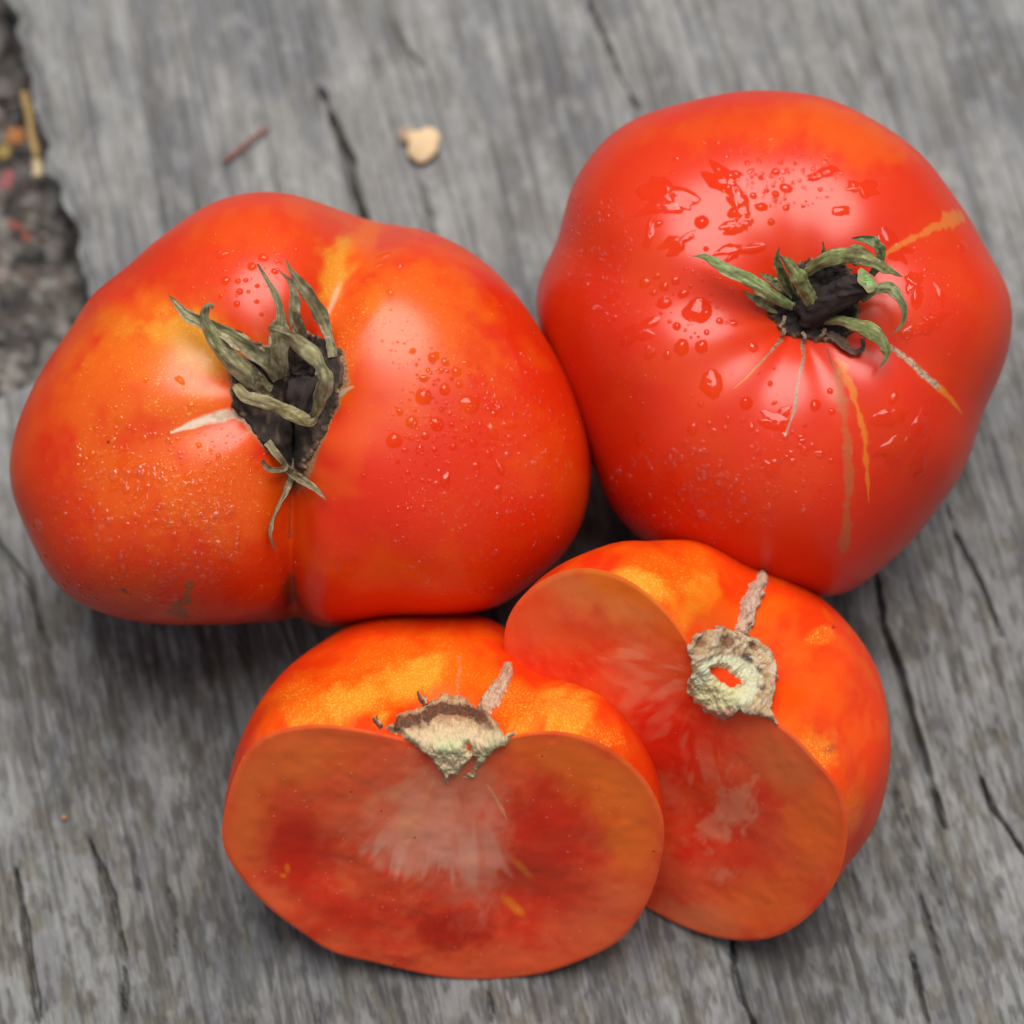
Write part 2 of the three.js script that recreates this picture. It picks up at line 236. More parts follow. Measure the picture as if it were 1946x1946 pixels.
// ---------------------------------------------------------------- materials of the fruit
const skinBump = noiseTex(512, (i, j) => { const w = (x, y, p) => { x = ((x % p) + p) % p; y = ((y % p) + p) % p; const f = (a, b) => HN[PM[PM[a % p & 4095] + (b % p)]]; const ix = Math.floor(x), iy = Math.floor(y), u = x - ix, v = y - iy; return lerp(lerp(f(ix, iy), f(ix + 1, iy), u), lerp(f(ix, iy + 1), f(ix + 1, iy + 1), u), v); }; return 0.6 * w(i / 4, j / 4, 128) + 0.4 * w(i / 16 + 3, j / 16, 32); });
const bumpAt = (k) => { const t = skinBump.clone(); t.repeat.set(k, k); t.needsUpdate = true; return t; };
function skinMat(map, k, coat = 0.85, through = 0.06) { return new THREE.MeshPhysicalMaterial({ name: 'tomato skin', map, roughness: 1, specularIntensity: 0, transmission: through, thickness: 0, clearcoat: coat, clearcoatRoughness: 0.3, bumpMap: bumpAt(k), bumpScale: 0.000012 }); }   // flesh that lets light through, under a waxy coat
const mistMat = new THREE.MeshPhysicalMaterial({ name: 'water', color: 0xffffff, roughness: 0.02, ior: 1.4, transmission: 1, thickness: 0 });
const waterMat = new THREE.MeshPhysicalMaterial({ name: 'water', color: 0xffffff, roughness: 0.02, ior: 1.36, transmission: 1, thickness: 0 });
const RED = [0.87, 0.05, 0.004], DEEP = [0.8, 0.026, 0.003], ORANGE = [0.92, 0.14, 0.004], YELLOW = [0.9, 0.34, 0.018], CORK = [0.52, 0.38, 0.23], BROWN = [0.13, 0.065, 0.03];
const redBase = (a, b) => (u, v) => { const t = fbm(u * 9 + 3, v * 9 + a, 3), w = fbm(u * 26, v * 26 + b, 3); return mixC(mixC(RED, DEEP, ss(0.5, 0.8, t)), ORANGE, 0.35 * ss(0.45, 0.75, w)); };

function outlineRadius(poly, cx, cy, a) {                               // distance from (cx, cy) to the outline in the direction a (y up)
  const dx = Math.cos(a), dy = -Math.sin(a); let best = 0;
  for (let i = 0; i < poly.length; i++) {
    const [x0, y0] = poly[i], [x1, y1] = poly[(i + 1) % poly.length], ex = x1 - x0, ey = y1 - y0, det = dx * -ey + ex * dy; if (Math.abs(det) < 1e-9) continue;
    const rx = x0 - cx, ry = y0 - cy, t = (rx * -ey + ex * ry) / det, s = (dx * ry - dy * rx) / det; if (s >= -1e-6 && s <= 1 + 1e-6 && t > best) best = t;
  }
  return best;
}
const NB = 120;
function fitTable(project, poly, table, gain = 1) {                     // project(cb) calls cb(px, py) for every point; table holds one factor per direction round the sight line
  const [cx, cy] = project.center, far = new Float32Array(NB);
  project.each((x, y) => { const r = Math.hypot(x - cx, y - cy), k = Math.floor(((Math.atan2(cy - y, x - cx) / TAU + 1) % 1) * NB) % NB; if (r > far[k]) far[k] = r; });
  const q = new Float32Array(NB); for (let k = 0; k < NB; k++) q[k] = far[k] ? outlineRadius(poly, cx, cy, (k + 0.5) / NB * TAU) / far[k] : 1;
  for (let k = 0; k < NB; k++) { let s = 0, w = 0; for (let d = -3; d <= 3; d++) { const g = 4 - Math.abs(d); s += g * q[(k + d + NB) % NB]; w += g; } table[k] *= 1 + (s / w - 1) * gain; }
}
const tableAt = (t, a) => { const x = ((a / TAU + 1) % 1) * NB - 0.5, i = Math.floor(x), f = x - i; return lerp(t[(i + NB) % NB], t[(i + 1 + NB) % NB], f); };

// a whole tomato: round body about its stem axis, with a hollow at the stem and grooves between lobes, grown until it fills its measured outline and rests on the plank
function wholeTomato(o) {
  o.outline = smoothed(o.outline);
  const [cx, cy] = o.center, table = new Float32Array(NB).fill(1); let C = camera.position.clone().addScaledVector(sight(cx, cy), 0.525), R = 0.04, axis, e1, e2, view, right, upv;
  const radius = (th, ph) => {
    const s = Math.sin(th), c = Math.cos(th), q = 2.25; let r = Math.pow(Math.pow(Math.abs(s), q) + Math.pow(Math.abs(c) / o.flat, q), -1 / q);
    let dip = o.dip * Math.exp(-Math.pow(th / 0.22, 2)) + o.bowl * Math.exp(-Math.pow(th / o.bowlWidth, 2)) + 0.06 * Math.exp(-Math.pow((Math.PI - th) / 0.4, 2));
    for (const [pd, dep, w, reach] of o.grooves) { let d = (ph * 180 / Math.PI - pd) % 360; if (d > 180) d -= 360; if (d < -180) d += 360; dip += dep * Math.exp(-Math.pow(d / w, 2)) * ss(0.02, 0.35, th) * (1 - ss(reach * 0.6, reach, th)); }
    return r * (1 - dip);
  };
  const point = (th, ph) => {
    const q = V3().addScaledVector(axis, Math.cos(th)).addScaledVector(e1, Math.sin(th) * Math.cos(ph)).addScaledVector(e2, Math.sin(th) * Math.sin(ph)).multiplyScalar(radius(th, ph) * R);
    const a = q.dot(right), b = q.dot(upv), z = q.dot(view), l = Math.hypot(a, b) / R, s = 1 + (tableAt(table, Math.atan2(b, a)) - 1) * ss(0.1, 0.85, l);
    return q.set(0, 0, 0).addScaledVector(right, a * s).addScaledVector(upv, b * s).addScaledVector(view, z).add(C);
  };
  for (let it = 0; it < 9; it++) {
    view = camera.position.clone().sub(C).normalize(); right = camU.clone().cross(view).normalize(); upv = view.clone().cross(right);
    axis = view.clone().addScaledVector(right, o.lean[0]).addScaledVector(upv, o.lean[1]).normalize(); e2 = upv.clone().addScaledVector(axis, -upv.dot(axis)).normalize(); e1 = e2.clone().cross(axis);
    if (it === 0) { const d = toPx(C)[2]; R = o.size * PXM * d / DIST; }
    const pts = []; for (let i = 0; i <= 90; i++) for (let j = 0; j < 240; j++) pts.push(point(i / 90 * Math.PI, j / 240 * TAU));
    const each = (cb) => pts.forEach((p) => { const t = toPx(p); cb(t[0], t[1]); });
    fitTable({ center: toPx(C), each }, o.outline, table);
    const low = Math.min(...pts.map((p) => p.y)), d = sight(cx, cy), step = (low + 0.0006) / -d.y, k = 1 + step / C.distanceTo(camera.position);
    C.addScaledVector(d, step); R *= k;
  }
  const nu = 460, nv = 300, geo = sealNormals(gridGeo(nu, nv, (i, j) => point(j / nv * Math.PI, i / nu * TAU), true, true), nu, nv), uv = new Float32Array((nu + 1) * (nv + 1) * 2);
  for (let j = 0, k = 0; j <= nv; j++) for (let i = 0; i <= nu; i++) { uv[k++] = 0.5 + j / nv * 0.5 * Math.cos(i / nu * TAU); uv[k++] = 0.5 + j / nv * 0.5 * Math.sin(i / nu * TAU); }
  geo.setAttribute('uv', new THREE.BufferAttribute(uv, 2));
  const nn = geo.attributes.normal, pole = V3(); for (let i = 0; i < nu; i++) pole.add(V3().fromBufferAttribute(nn, i)); pole.normalize(); for (let i = 0; i <= nu; i++) nn.setXYZ(i, pole.x, pole.y, pole.z);
  const canvas = document.createElement('canvas'); canvas.width = canvas.height = 2048; const wet = canvas.getContext('2d'); wet.fillStyle = '#fff'; wet.fillRect(0, 0, 2048, 2048); wet.fillStyle = '#000';
  return { geo, C, R, axis, surf: new Surface(geo), base: V3(C.x, 0, C.z), canvas, wet };
}

const outlineL = [[493, 363], [400, 387], [311, 446], [217, 523], [174, 557], [149, 598], [93, 675], [50, 753], [25, 821], [17, 868], [23, 940], [47, 1000], [73, 1059], [122, 1127], [186, 1166], [255, 1186], [343, 1193], [441, 1189], [500, 1184], [550, 1176], [600, 1188], [660, 1192], [740, 1180], [830, 1178], [933, 1162], [1027, 1101], [1082, 1042], [1112, 974], [1125, 889], [1120, 825], [1099, 745], [1069, 685], [1027, 622], [984, 562], [929, 503], [857, 456], [798, 434], [748, 424], [711, 421], [689, 413], [633, 394], [580, 373]];
const outlineR = [[1017, 594], [1021, 557], [1031, 512], [1057, 460], [1065, 420], [1080, 366], [1105, 318], [1142, 272], [1185, 238], [1228, 215], [1285, 197], [1342, 184], [1399, 174], [1441, 171], [1510, 175], [1571, 186], [1662, 227], [1752, 294], [1800, 352], [1848, 424], [1880, 480], [1908, 527], [1922, 579], [1924, 619], [1914, 679], [1892, 738], [1872, 778], [1856, 830], [1832, 894], [1793, 954], [1749, 1013], [1689, 1073], [1629, 1117], [1577, 1134], [1500, 1132], [1400, 1112], [1290, 1070], [1208, 1017], [1158, 960], [1125, 886], [1080, 780], [1040, 680]];
const bodyL = wholeTomato({ center: [571, 790], outline: outlineL, size: 520, flat: 0.82, lean: [-0.05, 0.08], dip: 0.18, bowl: 0.28, bowlWidth: 0.86, grooves: [[268, 0.045, 3.2, 2.6], [268, 0.14, 9, 2.6], [270, 0.15, 30, 2.5], [70, 0.12, 13, 2.2], [70, 0.07, 34, 2], [150, 0.06, 22, 2], [196, 0.03, 16, 1.4]] });
const bodyR = wholeTomato({ center: [1468, 652], outline: outlineR, size: 470, flat: 0.86, lean: [0.16, 0.14], dip: 0.12, bowl: 0.2, bowlWidth: 0.6, grooves: [[172, 0.04, 18, 2], [128, 0.03, 20, 1.7], [92, 0.035, 18, 1.6], [32, 0.025, 16, 1.8], [338, 0.03, 16, 2], [292, 0.025, 16, 1.7], [243, 0.022, 18, 1.6], [210, 0.022, 16, 1.5]] });

{ // skin of the left tomato
  const p = new Paint(bodyL.surf, 2048, redBase(1, 5)), O = ORANGE, Y = YELLOW;
  p.blob(300, 700, 300, 200, 10, O, 0.7, 0.6, 0.2); p.blob(330, 660, 210, 110, 18, [0.94, 0.2, 0.006], 0.85, 0.7, 0.4); p.blob(270, 600, 130, 50, -32, O, 0.55, 0.8); p.blob(380, 650, 120, 60, 30, Y, 0.85, 0.8, 0.9); p.blob(300, 630, 120, 30, 12, Y, 0.6, 0.9, 0.6); p.blob(215, 700, 120, 40, -15, O, 0.5, 0.9, 0.4);
  p.blob(240, 920, 150, 120, 20, O, 0.6, 0.5, 0.3); p.blob(330, 760, 100, 60, 40, O, 0.5, 0.9, 0.7); p.blob(640, 500, 42, 120, 18, Y, 0.85, 0.8, 0.8); p.blob(700, 440, 70, 28, -60, O, 0.8, 0.6, 0.2); p.blob(690, 590, 80, 60, -30, O, 0.75, 0.8, 0.9); p.blob(720, 570, 55, 28, -40, Y, 0.5, 1, 1);
  p.blob(640, 650, 60, 130, 10, O, 0.6, 0.7, 0.6); p.blob(200, 820, 120, 60, -50, O, 0.45, 0.9, 0.5); p.blob(400, 920, 190, 180, 0, O, 0.65, 0.8, 0.5); p.blob(470, 430, 150, 60, 0, O, 0.3, 0.9); 
  p.blob(800, 590, 220, 150, 30, O, 0.75, 0.7, 0.3); p.blob(900, 1000, 220, 160, 0, DEEP, 0.55, 0.35, 0.25); p.blob(250, 1080, 190, 80, 10, DEEP, 0.4, 0.8, 0.3); p.blob(900, 780, 220, 200, 0, null, 0, 0.8, 0.3); p.blob(300, 950, 220, 150, 0, null, 0, 0.8, 0.35);
  p.blob(560, 770, 56, 140, -8, [0.5, 0.12, 0.02], 0.6, 0.7); p.blob(560, 790, 46, 110, -8, BROWN, 0.9, 0.6);
  p.flecks([0.95, 0.5, 0.12], 0.42, 0.86);
  const cork = (t, s, x, y) => mixC([0.92, 0.74, 0.56], [0.36, 0.19, 0.09], clamp(t * 1.3 - 0.15 + (fbm(x * 0.12, y * 0.12, 3) - 0.5) * 0.9, 0, 1));
  p.stroke([[326, 822], [350, 812], [390, 799], [440, 786], [470, 790], [500, 830], [520, 860]], (t) => 13 * Math.sqrt(Math.sin(Math.PI * clamp(t * 0.9 + 0.02, 0, 1))) + 1, cork, 0.95);
  p.stroke([[650, 672], [655, 720], [638, 770], [615, 830], [588, 880], [560, 920]], (t) => 7 + 3 * Math.sin(t * 9), (t, s, x, y) => mixC([0.45, 0.29, 0.15], BROWN, clamp(n2(x * 0.4, y * 0.4) + 0.3 * s, 0, 1)), 0.9);
  p.stroke([[440, 700], [445, 740], [455, 790]], () => 9, (t, s, x, y) => mixC([0.4, 0.25, 0.12], BROWN, n2(x * 0.4, y * 0.4)), 0.85);
  p.stroke([[670, 735], [655, 742], [640, 755]], (t) => 2.5 + 5 * t, () => CORK, 0.9);
  p.stroke([[556, 900], [553, 960], [550, 1020]], () => 4, () => [0.36, 0.05, 0.01], 0.7); p.stroke([[552, 1100], [553, 1140], [556, 1185]], () => 11, (t, s, x, y) => mixC([0.3, 0.12, 0.03], [0.16, 0.06, 0.02], n2(x * 0.2, y * 0.2)), 0.7);
  p.stroke([[360, 1108], [352, 1140], [338, 1170], [345, 1190]], (t) => 5 + 9 * t, (t, s, x, y) => mixC([0.32, 0.2, 0.06], [0.3, 0.05, 0.01], n2(x * 0.3, y * 0.3)), 0.75, 0.9); p.stroke([[235, 1120], [240, 1126]], () => 5, () => [0.2, 0.08, 0.02], 0.8, 0.9);
  p.blob(444, 830, 7, 6, 0, [0.35, 0.02, 0.03], 0.8); p.blob(205, 840, 4, 4, 0, [0.03, 0.015, 0.01], 1);
  bodyL.mat = skinMat(p.map(), 26);
}
{ // skin of the right tomato
  const p = new Paint(bodyR.surf, 2048, (u, v) => mixC(redBase(31, 45)(u, v), [0.8, 0.03, 0.006], 0.6)), O = ORANGE;
  p.blob(1600, 240, 170, 70, 15, O, 0.6, 0.7, 0.2); p.blob(1400, 230, 180, 60, -8, O, 0.35, 0.8); p.blob(1300, 950, 160, 110, 30, DEEP, 0.5, 0.7, 0.3); p.blob(1700, 980, 150, 120, -30, DEEP, 0.5, 0.7); p.blob(1100, 600, 90, 160, 0, DEEP, 0.35, 0.8, 0.3); p.blob(1290, 880, 170, 130, 0, null, 0, 0.8, 0.3);
  p.blob(1540, 580, 95, 62, 12, [0.3, 0.05, 0.015], 0.7, 0.8); p.blob(1530, 590, 70, 44, 10, BROWN, 0.9, 0.7);
  p.flecks([0.92, 0.38, 0.1], 0.42, 0.9, 0.05);
  const amber = [0.88, 0.24, 0.02], dry = (t, s, x, y) => mixC([0.5, 0.33, 0.2], [0.17, 0.08, 0.05], n2(x * 0.45, y * 0.45));
  p.stroke([[1484, 646], [1465, 668], [1440, 695], [1418, 718], [1395, 738]], (t) => 4.2 * (1 - t) + 0.8, (t, s, x, y) => mixC(dry(t, s, x, y), amber, ss(0.3, 0.8, t)), 0.9);
  p.stroke([[1524, 640], [1527, 680], [1519, 715], [1514, 745], [1511, 775], [1500, 805], [1492, 828]], (t) => 5.2 - 2 * t, (t, s, x, y) => mixC(dry(t, s, x, y), [0.62, 0.42, 0.32], 0.6 * ss(0.6, 1, t)), 0.9);
  p.stroke([[1572, 664], [1580, 690], [1592, 715]], () => 2, () => BROWN, 0.8);
  p.stroke([[1590, 684], [1612, 722], [1628, 770], [1638, 810], [1645, 840]], (t) => 8 + 3 * Math.sin(t * 7), () => amber, 0.75, 0.8); p.stroke([[1643, 850], [1648, 900], [1651, 955]], (t) => 6 * (1 - t) + 1.5, () => amber, 0.7, 0.8);
  p.stroke([[1588, 690], [1598, 760], [1612, 850], [1612, 930], [1606, 1000], [1606, 1040]], () => 11, (t, s, x, y) => mixC([0.55, 0.16, 0.05], [0.3, 0.16, 0.06], n2(x * 0.15, y * 0.15) * t), 0.55, 1);
  p.stroke([[1692, 658], [1715, 676], [1740, 698], [1765, 720], [1790, 742]], (t) => 7.5 * Math.sqrt(Math.sin(Math.PI * clamp(0.12 + t * 0.8, 0, 1))), (t, s, x, y) => mixC([0.68, 0.52, 0.38], [0.24, 0.12, 0.06], clamp(n2(x * 0.4, y * 0.4) * 1.3 - 0.3, 0, 1)), 0.95);
  p.stroke([[1788, 740], [1808, 760], [1828, 786]], (t) => 6 * (1 - t) + 1, () => amber, 0.8); p.stroke([[1668, 492], [1710, 466], [1750, 445], [1790, 424], [1830, 409]], (t) => 4 + 3 * Math.sin(t * 2.6), (t, s, x, y) => mixC(amber, [0.5, 0.3, 0.12], 0.5 * n2(x * 0.3, y * 0.3)), 0.65, 0.8);
  p.blob(1846, 420, 16, 9, -60, [0.25, 0.1, 0.03], 0.8);
  bodyR.mat = skinMat(p.map(), 26);
}
const tomatoL = thing('tomato', bodyL.base, 'large lobed red tomato with deep groove and withered star of sepals, on the left', 'tomato', 'whole tomatoes');
const tomatoR = thing('tomato', bodyR.base, 'round red whole tomato with radiating scars and curled green sepals beside broken stalk, upper right', 'tomato', 'whole tomatoes');
part('skin', bodyL.geo, bodyL.mat, tomatoL); part('skin', bodyR.geo, bodyR.mat, tomatoR);
bodyL.geo.translate(bodyL.base.x, 0, bodyL.base.z); bodyR.geo.translate(bodyR.base.x, 0, bodyR.base.z);   // back in world place while they are being touched; moved again at the end

// ---------------------------------------------------------------- cut halves
// a half: a cut face within its measured rim, and behind it the skin, grown until it fills the outline
function halfTomato(o) {
  o.outline = smoothed(o.outline); o.rim = smoothed(o.rim);
  const n = V3(-Math.sin(o.turn) * Math.cos(o.rise), Math.sin(o.rise), Math.cos(o.turn) * Math.cos(o.rise)), t = UP.clone().cross(n).normalize(), u = n.clone().cross(t);
  let c = n.dot(ground(...o.low)), O, pts;
  for (let it = 0; it < 12; it++) { pts = o.rim.map(([x, y]) => onPlane(x, y, n, c)); const low = Math.min(...pts.map((p) => p.y)); const d = sight(...o.low); c += n.dot(d) * ((low + 0.0004) / -d.y) * 0.9; }
  O = onPlane(...o.center, n, c);
  const NR = 480, rr = new Float32Array(NR), flat2 = pts.map((p) => [p.clone().sub(O).dot(t), -p.clone().sub(O).dot(u)]);
  for (let k = 0; k < NR; k++) rr[k] = outlineRadius(flat2, 0, 0, k / NR * TAU);
  const blur = (a, w) => { const b = new Float32Array(NR); for (let k = 0; k < NR; k++) { let s = 0, q = 0; for (let d = -3 * w; d <= 3 * w; d++) { const g = Math.exp(-d * d / (2 * w * w)); s += g * a[(k + d + 3 * NR) % NR]; q += g; } b[k] = s / q; } return b; };
  const rim = blur(rr, 6), soft = blur(rr, 16), table = new Float32Array(NB).fill(1), view = camera.position.clone().sub(O).normalize(), right = camU.clone().cross(view).normalize(), upv = view.clone().cross(right);
  const skin = (k, s) => {                                              // k round the rim, s 0 at the rim to 1 at the far pole
    const ps = s * Math.PI / 2, w = ss(0, 0.3, s), r = lerp(rim[k], soft[k], w), al = k / NR * TAU;
    let dip = 0; for (const [ad, dep, wid, s0, s1] of o.grooves) { let d = (al * 180 / Math.PI - ad) % 360; if (d > 180) d -= 360; if (d < -180) d += 360; dip += dep * Math.exp(-Math.pow(d / wid, 2)) * (1 - ss(s0, s1, s)) * ss(0, 0.16, s); }
    const g = Math.pow(Math.cos(ps), o.power), q = V3().addScaledVector(t, r * g * Math.cos(al) * (1 - dip)).addScaledVector(u, r * g * Math.sin(al) * (1 - dip)).addScaledVector(n, -o.depth * Math.pow(Math.sin(ps), 0.92));
    const a = q.dot(right), b = q.dot(upv), z = q.dot(view), k2 = 1 + (tableAt(table, Math.atan2(b, a)) - 1) * ss(0, 0.35, s) * ss(0.006, 0.02, Math.hypot(a, b));
    return q.set(0, 0, 0).addScaledVector(right, a * k2).addScaledVector(upv, b * k2).addScaledVector(view, z).add(O);
  };
  for (let it = 0; it < 6; it++) {
    const all = []; for (let k = 0; k < NR; k++) for (let j = 0; j <= 50; j++) all.push(skin(k, j / 50));
    fitTable({ center: toPx(O), each: (cb) => all.forEach((p) => { const q = toPx(p); cb(q[0], q[1]); }) }, o.outline, table, 0.8);
  }
  const nv = 220, geo = sealNormals(gridGeo(NR, nv, (k, j) => skin(k, j / nv), true, true), NR, nv), uv = new Float32Array((NR + 1) * (nv + 1) * 2);
  for (let j = 0, q = 0; j <= nv; j++) for (let k = 0; k <= NR; k++) { uv[q++] = 0.5 + (1 - j / nv) * 0.49 * Math.cos(k / NR * TAU); uv[q++] = 0.5 + (1 - j / nv) * 0.49 * Math.sin(k / NR * TAU); }
  geo.setAttribute('uv', new THREE.BufferAttribute(uv, 2));
  const nf = 110, size = 0.1, face = sealNormals(gridGeo(NR, nf, (k, j) => {
    const rho = 1 - j / nf, al = k / NR * TAU, r = rim[k] * rho, x = r * Math.cos(al), y = r * Math.sin(al), wet = (fbm(x * 160 + o.seed, y * 160, 3) - 0.5) * 0.0005 + (n2(x * 500, y * 500 + o.seed) - 0.5) * 0.00002;
    return O.clone().addScaledVector(t, x).addScaledVector(u, y).addScaledVector(n, wet * ss(0, 0.12, 1 - rho) + 0.00022 * ss(0, 0.02, 1 - rho) - o.sink(x, y) * ss(0.0, 0.1, 1 - rho));
  }, true), NR, nf);
  face.setIndex(new THREE.BufferAttribute(face.index.array.slice(), 1));
  uvOf(face, (p) => { const q = p.clone().sub(O); return [0.5 + q.dot(t) / size, 0.5 + q.dot(u) / size]; });
  return { geo, face, surf: new Surface(geo), cut: new Surface(face), O, n, t, u, base: V3(O.x, 0, O.z) };
}
const outF = [[420, 1573], [427, 1518], [441, 1450], [468, 1381], [491, 1336], [528, 1286], [573, 1247], [628, 1208], [682, 1179], [746, 1163], [810, 1158], [878, 1163], [928, 1174], [965, 1192], [997, 1217], [1038, 1252], [1083, 1274], [1138, 1313], [1183, 1359], [1220, 1413], [1252, 1482], [1264, 1550], [1259, 1614], [1245, 1677], [1220, 1732], [1174, 1791], [1106, 1823], [1038, 1848], [947, 1860], [855, 1859], [764, 1841], [691, 1823], [628, 1810], [591, 1782], [537, 1746], [482, 1696], [450, 1655], [427, 1614]];
const rimF = [[421, 1585], [430, 1530], [448, 1470], [468, 1425], [492, 1397], [518, 1388], [555, 1381], [605, 1375], [646, 1378], [682, 1387], [719, 1392], [760, 1402], [800, 1412], [860, 1418], [920, 1412], [965, 1402], [992, 1393], [1038, 1387], [1092, 1393], [1147, 1413], [1192, 1445], [1230, 1486], [1254, 1532], [1263, 1570], [1259, 1614], [1245, 1677], [1220, 1732], [1174, 1791], [1106, 1823], [1038, 1848], [947, 1860], [855, 1859], [764, 1841], [691, 1823], [628, 1810], [591, 1782], [537, 1746], [482, 1696], [450, 1655], [427, 1620]];
const outB = [[961, 1183], [982, 1144], [1016, 1110], [1067, 1083], [1097, 1068], [1144, 1038], [1195, 1025], [1246, 1028], [1305, 1025], [1356, 1034], [1394, 1051], [1432, 1072], [1496, 1093], [1543, 1123], [1589, 1161], [1636, 1216], [1670, 1276], [1685, 1331], [1695, 1416], [1689, 1480], [1674, 1543], [1645, 1607], [1611, 1649], [1572, 1700], [1534, 1743], [1471, 1781], [1407, 1787], [1343, 1777], [1288, 1756], [1237, 1730], [1150, 1670], [1060, 1560], [1000, 1430], [965, 1300]];
const rimB = [[961, 1185], [982, 1146], [1016, 1112], [1067, 1085], [1100, 1076], [1131, 1079], [1178, 1091], [1212, 1110], [1246, 1138], [1275, 1168], [1297, 1200], [1318, 1240], [1345, 1280], [1390, 1318], [1440, 1348], [1483, 1378], [1513, 1399], [1538, 1429], [1568, 1465], [1594, 1484], [1596, 1502], [1606, 1526], [1611, 1569], [1606, 1620], [1594, 1662], [1572, 1700], [1534, 1743], [1471, 1781], [1407, 1787], [1343, 1777], [1288, 1756], [1237, 1730], [1150, 1670], [1060, 1560], [1000, 1430], [965, 1300]];
const rad = (d) => d * Math.PI / 180;
const halfF = halfTomato({ turn: rad(0), rise: rad(25), low: [900, 1862], center: [845, 1615], rim: rimF, outline: outF, depth: 0.05, power: 0.85, seed: 3, grooves: [[90, 0.16, 26, 0.05, 0.5], [52, 0.07, 10, 0.2, 0.7], [135, 0.05, 12, 0.2, 0.7]], sink: (x, y) => 0.0016 * Math.exp(-((x - 0.012) ** 2 + (y + 0.012) ** 2) / 6e-5) + 0.0012 * Math.exp(-((x + 0.022) ** 2 + (y + 0.004) ** 2) / 8e-5) });
const halfB = halfTomato({ turn: rad(33), rise: rad(23), low: [1400, 1790], center: [1290, 1480], rim: rimB, outline: outB, depth: 0.044, power: 0.85, seed: 19, grooves: [[80, 0.16, 26, 0.05, 0.5], [40, 0.05, 12, 0.2, 0.7], [115, 0.05, 12, 0.2, 0.7]], sink: (x, y) => 0.0015 * Math.exp(-((x - 0.005) ** 2 + (y + 0.006) ** 2) / 9e-5) });
function pulp(seed) { return (u, v) => { const a = fbm(u * 14 + seed, v * 14, 4), b = fbm(u * 60 + seed, v * 60, 3), w = n2(u * 420, v * 420); let t = mixC([0.84, 0.095, 0.026], [0.78, 0.05, 0.016], ss(0.4, 0.7, a)); t = mixC(t, [0.86, 0.15, 0.05], 0.3 * ss(0.5, 0.75, b)); return mixC(t, [0.8, 0.25, 0.12], 0.08 * w); }; }
const fibre = (p, list, col, al, w) => { for (const [x0, y0, x1, y1, k] of list) p.stroke([[x0, y0], [(x0 * 2 + x1) / 3 + k, (y0 * 2 + y1) / 3], [(x0 + x1 * 2) / 3 + k, (y0 + y1 * 2) / 3], [x1, y1]], (t) => w * Math.sin(Math.PI * clamp(t * 0.85 + 0.1, 0, 1)), () => col, al, 0.8); };
